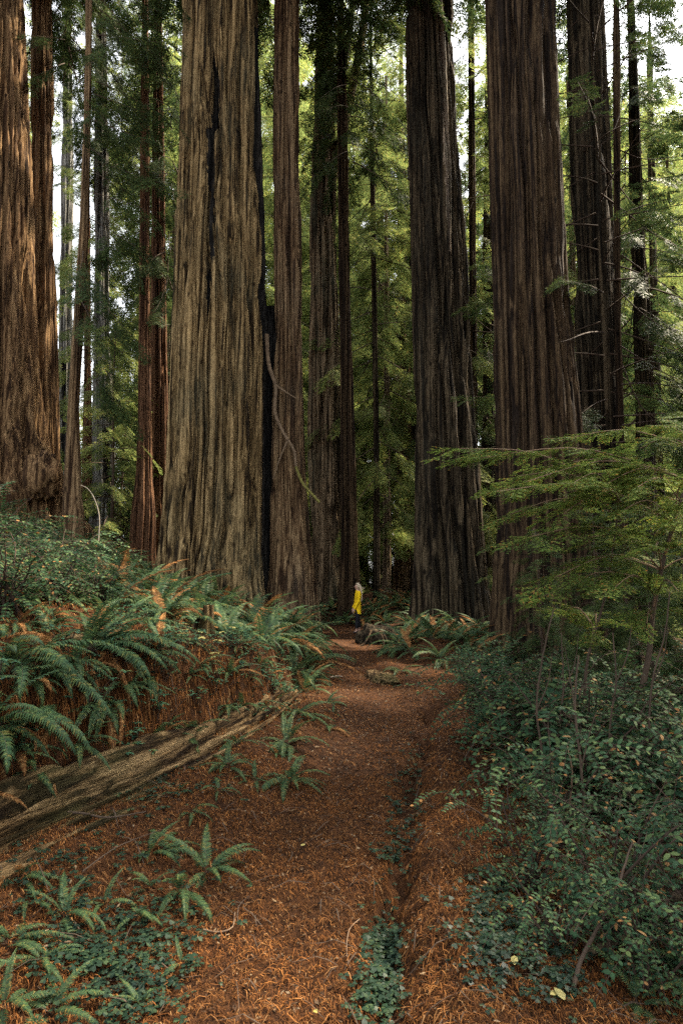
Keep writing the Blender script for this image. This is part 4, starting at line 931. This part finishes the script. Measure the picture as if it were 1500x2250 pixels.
# broken stump, bark slab, buried log, root clump
def stump(px, py, wpx, hpx, label, seed, mat):
    p = hit1(px, py); s_ = np.hypot(p[1], CAMZ - p[2]) / FPX; Hh, rr = hpx * s_, wpx * s_ / 2
    zs = np.linspace(-.1, 1, 26) * Hh
    V, F, mi = trunk_geo(zs, 0, 0, rr * (1.15 - .45 * np.clip(zs / Hh, 0, 1)), seed, 60, 2.2, rr * .22, 0, .5)
    V = V.copy(); th = np.arctan2(V[..., 1], V[..., 0]); f = np.clip(V[..., 2] / Hh, 0, 1)
    V[..., 2] *= 1 - .55 * f * vnoise(np.cos(th) * 2 + 3, np.sin(th) * 2, 0, seed) * (np.cos(th - 2.4) > -.4)
    top = V[-1].mean(0); V = np.concatenate([V, np.broadcast_to(top - [0, 0, .12 * Hh], (1,) + V.shape[1:]) + (V[-1:] - top) * .15])
    n_ = V.shape[1]; kk = len(V) - 2; jj = np.arange(n_); F = np.concatenate([F.reshape(-1, 4), np.stack([kk * n_ + jj, kk * n_ + (jj + 1) % n_, (kk + 1) * n_ + (jj + 1) % n_, (kk + 1) * n_ + jj], -1)])
    tag(link('tree_stump', G().add(V, F, 0, True).mesh('tree_stump', [mat]), None, tuple(p)), label, 'stump')
stump(457, 1400, 44, 68, 'pale jagged broken stump standing in the ferns on the left bank', 81, B_LOG)
p = hit1(165, 1420); g = G().add(*blob((0, 0, 0), (.20, .09, .05), 8, .4, 1.5), 0, True)
o = tag(link('bark_slab', g.mesh('bark_slab', [B_LOG]), None, (p[0], p[1], p[2] + .04), .3), 'pale slab of weathered wood lying on the left bank', 'wood slab')
p = hit1(838, 1500); g = G().add(*blob((0, 0, 0), (.26, .70, .13), 9, .5, 2.2), 0, True)
tag(link('buried_log', g.mesh('buried_log', [B_LOG]), None, (p[0], p[1] + .3, p[2] - .02), .25), 'rounded log end half buried under litter at the right of the path', 'log')
p = hit1(812, 1415); cl = empty('root_clump', tuple(p)); tag(cl, 'mossy root clump with a dark hollow at the feet of the person', 'roots')
g = G()
g.add(*blob((.25, .25, .12), (.55, .4, .34), 12, .5, 2.2), 0, True)
link('mound', g.mesh('mound', [B_DARK]), cl)
g = G(); r = np.random.default_rng(71)
for k in range(6):
    a = r.uniform(-2.6, -.4); q0 = np.array([.2 + .3 * math.cos(a), .1, .38]); q1 = np.array([.25 + .65 * math.cos(a), -.2 + .15 * math.sin(a), r.uniform(.1, .3)]); q2 = np.array([.2 + .95 * math.cos(a), -.25 + .35 * math.sin(a), -.05])
    g.add(*tube(smooth_pts([q0, q1, q2], 14), np.linspace(.035, .012, 14), 6), 0, True)
link('root', g.mesh('root', [B_RED]), cl)

# ------------------------------------------------------------------ clover-like ground cover, herbs, fallen leaves
def trefoils(h, size, r, tall=.05):
    n = len(h); V_, F_ = [], []
    sz_ = r.uniform(.45, 1.25, n); az = r.uniform(0, 6.28, n); hh = h[:, 2] + r.uniform(.3, 1.1, n) * tall
    c = np.stack([h[:, 0], h[:, 1], hh], -1)
    for k in range(3):
        a = az + k * 2.094; d = np.stack([np.cos(a), np.sin(a), r.uniform(-.45, .05, n)], -1); nr = norm(np.stack([r.uniform(-.2, .2, n), r.uniform(-.2, .2, n), np.ones(n)], -1))
        s = norm(np.cross(d, nr)); L_ = (size * sz_)[:, None]
        rows = [c, c + d * L_ * .55 + s * L_ * .5, c + d * L_ * 1.0 + s * L_ * .42, c + d * L_ * .86, c, c + d * L_ * .86, c + d * L_ * 1.0 - s * L_ * .42, c + d * L_ * .55 - s * L_ * .5]
        V_.append(np.stack(rows, 1).reshape(-1, 3)); F_.append(np.arange(n * 8).reshape(-1, 4))
    return V_, F_
r = np.random.default_rng(81); g = G()
for px, py, sx, sy, n in [(270, 2180, 75, 55, 300), (170, 2110, 60, 30, 90), (250, 2050, 90, 40, 90), (350, 2080, 60, 40, 60), (850, 2150, 22, 55, 170), (838, 2085, 22, 25, 90), (815, 2220, 25, 30, 80), (1110, 2050, 60, 40, 230), (1190, 2150, 60, 40, 150), (1060, 2110, 30, 60, 60), (1090, 1960, 40, 40, 90), (890, 1790, 25, 60, 70), (905, 1700, 18, 50, 40), (860, 1900, 18, 40, 50),
                          (380, 1720, 60, 25, 60), (300, 1760, 70, 25, 50), (120, 1960, 80, 40, 70), (200, 1890, 100, 40, 60), (560, 1480, 80, 40, 120), (430, 1480, 80, 40, 100), (640, 1540, 40, 40, 60), (330, 2000, 100, 60, 70)]:
    h = hit(r.normal(px, sx, n), r.normal(py, sy, n)); ok = h[:, 1] > 1.4; h = h[ok]
    V_, F_ = trefoils(h, .018 + .0016 * h[:, 1].mean(), r)
    for a, b in zip(V_, F_): g.add(a, b)
tag(link('sorrel', g.mesh('sorrel', [L_SORREL])), 'dark clover-like sorrel leaves carpeting patches beside the path', 'ground cover', kind='stuff')

def herb_mesh(seed, n, mat, size=.05):
    r = np.random.default_rng(seed); g_ = G(); h = np.stack([r.normal(0, .13, n), r.normal(0, .10, n), r.uniform(.05, .22, n)], -1)
    p, d = [], []
    for q in h:
        g_.add(*tube(np.array([[q[0] * .3, q[1] * .3, -.05], [q[0] * .7, q[1] * .7, q[2] * .6], q]), np.array([.003, .003, .002]), 3), 1, True)
        for k in range(5):
            a = k * 1.257 + r.uniform(-.2, .2); p.append(q); d.append([math.cos(a), math.sin(a), r.uniform(-.35, .15)])
    p, d = np.array(p), norm(np.array(d)); nr = np.zeros_like(p); nr[:, 2] = 1; nr = norm(nr - d * (nr * d).sum(-1, keepdims=True))
    g_.add(*blade_leaves(p, d, nr, size * r.uniform(.7, 1.2, len(p)), size * .55 * np.ones(len(p))), 0)
    return g_.mesh('leafy_herb', [mat, TWIGM])
HERB = [herb_mesh(1, 16, L_HERB), herb_mesh(2, 12, L_HERB, .06)]; HERBY = herb_mesh(3, 5, L_YELLOW, .045)
for k, (px, py, me, sc_, lab) in enumerate([(510, 1425, 0, 1.0, 'teal leafy herb in the middle of the bank, nearest the stump'), (560, 1445, 1, 1.0, 'broad-leaved herb on the bank beside the path-edge ferns'), (530, 1490, 0, .9, 'leafy herb hanging over the lip of the bank above the log'), (470, 1525, 1, .8, 'small leafy herb just above the pale log'),
                                            (590, 1500, 0, .9, 'leafy herb at the far end of the log'), (440, 1440, 2, 1.2, 'yellowing herb with round pale leaves on the left bank'), (425, 1418, 2, 1.0, 'smaller yellow-leaved herb behind the pale one on the bank'), (455, 1465, 2, .8, 'lowest yellow-leaved herb on the bank above the log'),
                                            (260, 1395, 0, .8, 'leafy herb beside the pale wood slab'), (340, 1590, 1, .9, 'dark leafy herb dangling in front of the log'), (290, 1640, 1, .8, 'leafy herb low against the log face'), (1110, 1620, 0, 1.2, 'light leafy herb at the left fringe of the thicket'), (1030, 1640, 0, 1.0, 'leafy herb sticking out over the right path edge'), (40, 1690, 1, .8, 'dark leafy herb in the bank near the left edge')]):
    p = hit1(px, py); tag(link('leafy_herb', HERBY if me == 2 else HERB[me], None, tuple(p), k * 1.1, sc_ * (.75 + p[1] * .05)), lab, 'plant')
r = np.random.default_rng(91)
for k in range(80):
    y = r.uniform(2.6, 9.5); x = edge_l(y) - r.uniform(.1, 3.0) * (1 if k % 2 else .2)
    o = link('leafy_herb', HERB[k % 2], None, (x, y, gz(x, y)), r.uniform(0, 6.28), r.uniform(.6, 1.1)); tag(o, 'small leafy herb among the ferns on the left bank', 'plant', 'leafy herbs on the left bank')
def fallen_leaf(px, py, size, label, seed, mat=L_YELLOW):
    p = hit1(px, py); g_ = G(); a = seed * 1.9; d = np.array([[math.cos(a), math.sin(a), .25]]); n_ = norm(np.array([[.2 * math.sin(seed), -.3, 1.0]]))
    n_ = norm(n_ - d * (n_ * d).sum(-1, keepdims=True)); g_.add(*blade_leaves(np.zeros((1, 3)), norm(d), n_, [size], [size * .6]))
    tag(link('fallen_leaf', g_.mesh('fallen_leaf', [mat]), None, (p[0], p[1], p[2] + .025)), label, 'leaf')
for k, (px, py, s_, lab) in enumerate([(1240, 2215, .06, 'large pale yellow leaf among dark leaves at the bottom right'), (1222, 2200, .038, 'smaller pale leaf left of the large yellow one'), (660, 1868, .035, 'tiny cream leaf alone in the middle of the path'), (1130, 2138, .05, 'yellow leaf on the litter right of the rut'), (470, 1500, .04, 'cream leaf caught on the bank above the log'), (690, 2235, .03, 'small tan leaf at the bottom of the path')]):
    fallen_leaf(px, py, s_, lab, k + 1)

# ------------------------------------------------------------------ the person
def skin(name, verts, edges, rad, mat, parent, sub=2):
    me = bpy.data.meshes.new(name); me.from_pydata([tuple(v) for v in verts], edges, [])
    o = bpy.data.objects.new(name, me); COL.objects.link(o)
    m = o.modifiers.new('s', 'SKIN'); m.use_smooth_shade = True
    for k, rr in enumerate(rad):
        sv = me.skin_vertices[0].data[k]; sv.radius = rr if not np.isscalar(rr) else (rr, rr); sv.use_root = k == 0
    ms = o.modifiers.new('u', 'SUBSURF'); ms.levels = sub; ms.render_levels = sub
    dg = bpy.context.evaluated_depsgraph_get(); me2 = bpy.data.meshes.new_from_object(o.evaluated_get(dg))
    bpy.data.objects.remove(o); bpy.data.meshes.remove(me)
    me2.name = name; me2.materials.clear(); me2.materials.append(mat)
    return link(name, me2, parent)
def chains(cs):
    """chains of (x,y,z,r) that join where points coincide"""
    idx, V, E, Rr = {}, [], [], []
    for c in cs:
        prev = None
        for p in c:
            k = tuple(round(a, 4) for a in p[:3])
            if k not in idx: idx[k] = len(V); V.append(p[:3]); Rr.append(p[3])
            if prev is not None and prev != idx[k]: E.append((prev, idx[k]))
            prev = idx[k]
    return V, E, Rr
SKINM = plain('skin', (0.50, 0.31, 0.23), .55, .3, .05); YEL = plain('yellow_knit', (0.78, 0.52, 0.012), .9, .1, .12, 40); BLK = plain('black_cloth', (0.012, 0.013, 0.016), .8, .2)
HAIR = plain('blond_hair', (0.52, 0.42, 0.29), .5, .4, .25, 30); SHOE = plain('shoe', (0.02, 0.018, 0.018), .6); SOLE = plain('skin_foot', (0.42, 0.30, 0.22), .7); EYE = plain('eye_dark', (0.03, 0.02, 0.02), .3); LIP = plain('lip', (0.42, 0.16, 0.14), .5)
pp = P(785, 1387, 20.6); pp[2] = gz(pp[0], pp[1])
per = empty('person', tuple(pp), R(8), .94); tag(per, 'long-haired blond person in a long yellow sweater and black trousers looking left on the path', 'person')
TO = (0, 0, .90, .09)
def hand(w, dirv, sgn):
    w = np.array(w); f = np.array(dirv) / np.linalg.norm(dirv); s = np.array([0, 1, 0.0]); palm = w + f * .055
    out = [[tuple(w) + (.022,), tuple(palm) + (.026,)]]
    for k, (off, ln) in enumerate(((-.026, .060), (-.009, .068), (.009, .063), (.026, .048))):
        b = palm + s * off + f * .022; m_ = b + f * ln * .55 + np.array([-.006, 0, -.004]); e = m_ + f * ln * .45 + np.array([.012, 0, 0])
        out.append([tuple(palm) + (.026,), tuple(b) + (.0095,), tuple(m_) + (.0085,), tuple(e) + (.007,)])
    b = w + f * .02 + np.array([-.026, -.012 * sgn, 0]); out.append([tuple(w) + (.022,), tuple(b) + (.011,), tuple(b + f * .045 + [-.008, 0, 0]) + (.009,)])
    return out
wl, wr_ = (-.135, -.17, .80), (-.12, .17, .82)
body = [[TO, (.01, 0, 1.08, .105), (.025, 0, 1.26, .12), (.025, 0, 1.39, .09), (.01, 0, 1.45, .048), (-.005, 0, 1.50, .05), (-.012, 0, 1.565, .082), (-.002, 0, 1.625, .075)],
        [(-.012, 0, 1.565, .082), (-.085, 0, 1.555, .016), (-.104, 0, 1.548, .010)],
        [(-.012, 0, 1.565, .082), (0, -.082, 1.56, .014)], [(-.012, 0, 1.565, .082), (0, .082, 1.56, .014)],
        [(.025, 0, 1.39, .09), (.03, -.15, 1.385, .055), (.015, -.19, 1.12, .042), (-.06, -.19, .98, .036), wl + (.022,)], [(.025, 0, 1.39, .09), (.03, .15, 1.385, .055), (.015, .19, 1.12, .042), (-.05, .19, .99, .036), wr_ + (.022,)],
        [TO, (-.005, -.085, .82, .085), (-.03, -.085, .48, .058), (-.045, -.085, .28, .052), (-.04, -.085, .09, .034), (-.12, -.09, .035, .032), (-.175, -.09, .025, .022)],
        [TO, (.01, .085, .82, .085), (.035, .085, .50, .058), (.07, .085, .30, .052), (.085, .085, .11, .034), (.01, .09, .05, .032), (-.045, .09, .04, .022)]]
body += hand(wl, (-.25, 0, -1), 1) + hand(wr_, (-.2, 0, -1), -1)
skin('body', *chains(body), SKINM, per)
def loft(rows, k=20):
    """closed rings (cx, cy, cz, rx, ry) joined into a sleeve, with soft knit folds"""
    rows = smooth_pts(np.array(rows, float), 34); a = np.linspace(0, 2 * np.pi, k, endpoint=False)
    fold = 1 + .035 * np.sin(a[None] * 3 + rows[:, 2:3] * 17) * np.linspace(1.2, .3, len(rows))[:, None]
    V = np.stack([rows[:, 0:1] + rows[:, 3:4] * np.cos(a) * fold, rows[:, 1:2] + rows[:, 4:5] * np.sin(a) * fold, rows[:, 2:3] + 0 * a + .012 * np.sin(a * 2 + 1) * (rows[:, 2:3] < .7)], -1)
    i_ = np.arange(len(rows) - 1)[:, None] * k; j_ = np.arange(k)[None]; j2 = (j_ + 1) % k
    return V, np.stack([i_ + j_, i_ + j2, i_ + k + j2, i_ + k + j_], -1)
g = G(); g.add(*loft([(.012, 0, .66, .118, .168), (.008, 0, .76, .122, .168), (.004, 0, .90, .124, .165), (.01, 0, 1.05, .112, .148), (.018, 0, 1.22, .118, .158), (.028, 0, 1.34, .105, .150), (.026, 0, 1.405, .085, .105), (.012, 0, 1.445, .058, .060), (.008, 0, 1.47, .052, .054)]), 0, True)
for pts_, sg_ in (([(.03, -.12, 1.375), (.028, -.175, 1.345), (.018, -.20, 1.22), (.01, -.20, 1.10), (-.055, -.195, .97), (-.128, -.172, .82)], -1), ([(.03, .12, 1.375), (.028, .175, 1.345), (.018, .20, 1.22), (.01, .20, 1.10), (-.045, .195, .98), (-.115, .172, .84)], 1)):
    pp_ = smooth_pts(pts_, 22); g.add(*tube(pp_, np.interp(np.linspace(0, 1, 22), [0, .15, .5, .9, 1], [.055, .066, .056, .048, .044]) * (1 + .05 * np.sin(np.arange(22) * 1.9)), 12), 0, True)
link('sweater', g.mesh('sweater', [YEL]), per)
skin('trousers', *chains([[(0, 0, .88, .095), (-.005, -.085, .80, .095), (-.03, -.085, .48, .066), (-.045, -.085, .28, .06), (-.04, -.085, .13, .043)], [(0, 0, .88, .095), (.01, .085, .80, .095), (.035, .085, .50, .066), (.07, .085, .30, .06), (.085, .085, .15, .043)]]), BLK, per)
skin('shoe', *chains([[(-.03, -.085, .035, .04), (-.12, -.09, .03, .042), (-.18, -.09, .025, .03)]]), SHOE, per)
skin('shoe', *chains([[(.09, .085, .055, .04), (.005, .09, .045, .042), (-.05, .09, .04, .03)]]), SHOE, per)
g = G(); cap, cf = blob((.018, 0, 1.595), (.095, .092, .108), 3, .06, 3, 26, 18)
cap[..., 0] = np.where((cap[..., 0] < -.02) & (cap[..., 2] < 1.64), cap[..., 0] * .2 + .0, cap[..., 0]); g.add(cap, cf, 0, True)
r = np.random.default_rng(17)
for k in range(26):
    y_ = r.uniform(-.075, .075); x_ = r.uniform(.05, .10); zl = r.uniform(1.04, 1.25); sw = r.uniform(-.01, .05)
    g.add(*tube(smooth_pts([(x_ - .02, y_ * .9, 1.63), (x_ + .02, y_, 1.54), (x_ + .045, y_ * .9, 1.42), (x_ + .05, y_ * .8, 1.30), (x_ + .045 + sw, y_ * .7, zl)], 14), np.interp(np.linspace(0, 1, 14), [0, .3, .8, 1], [.016, .021, .015, .003]), 6), 0, True)
for k in range(5):
    g.add(*tube(smooth_pts([(.07, r.uniform(-.05, .02), 1.60), (.12, r.uniform(-.06, .0), 1.545), (.19 + .02 * k, -.04 + .01 * k, 1.47 + .012 * k)], 10), np.linspace(.016, .003, 10), 5), 0, True)
for sg_ in (-1, 1):
    g.add(*tube(smooth_pts([(.0, sg_ * .075, 1.63), (-.005, sg_ * .09, 1.55), (.02, sg_ * .085, 1.47), (.01, sg_ * .11, 1.36)], 12), np.linspace(.02, .006, 12), 6), 0, True)
link('hair', g.mesh('hair', [HAIR]), per)
for s_ in (-1, 1):
    g = G().add(*blob((-.083, s_ * .03, 1.575), (.010, .012, .008), 1, 0, 1, 12, 8), 0, True); link('eye', g.mesh('eye', [EYE]), per)
g = G().add(*blob((-.086, 0, 1.522), (.010, .022, .007), 1, 0, 1, 12, 8), 0, True); link('mouth', g.mesh('mouth', [LIP]), per)
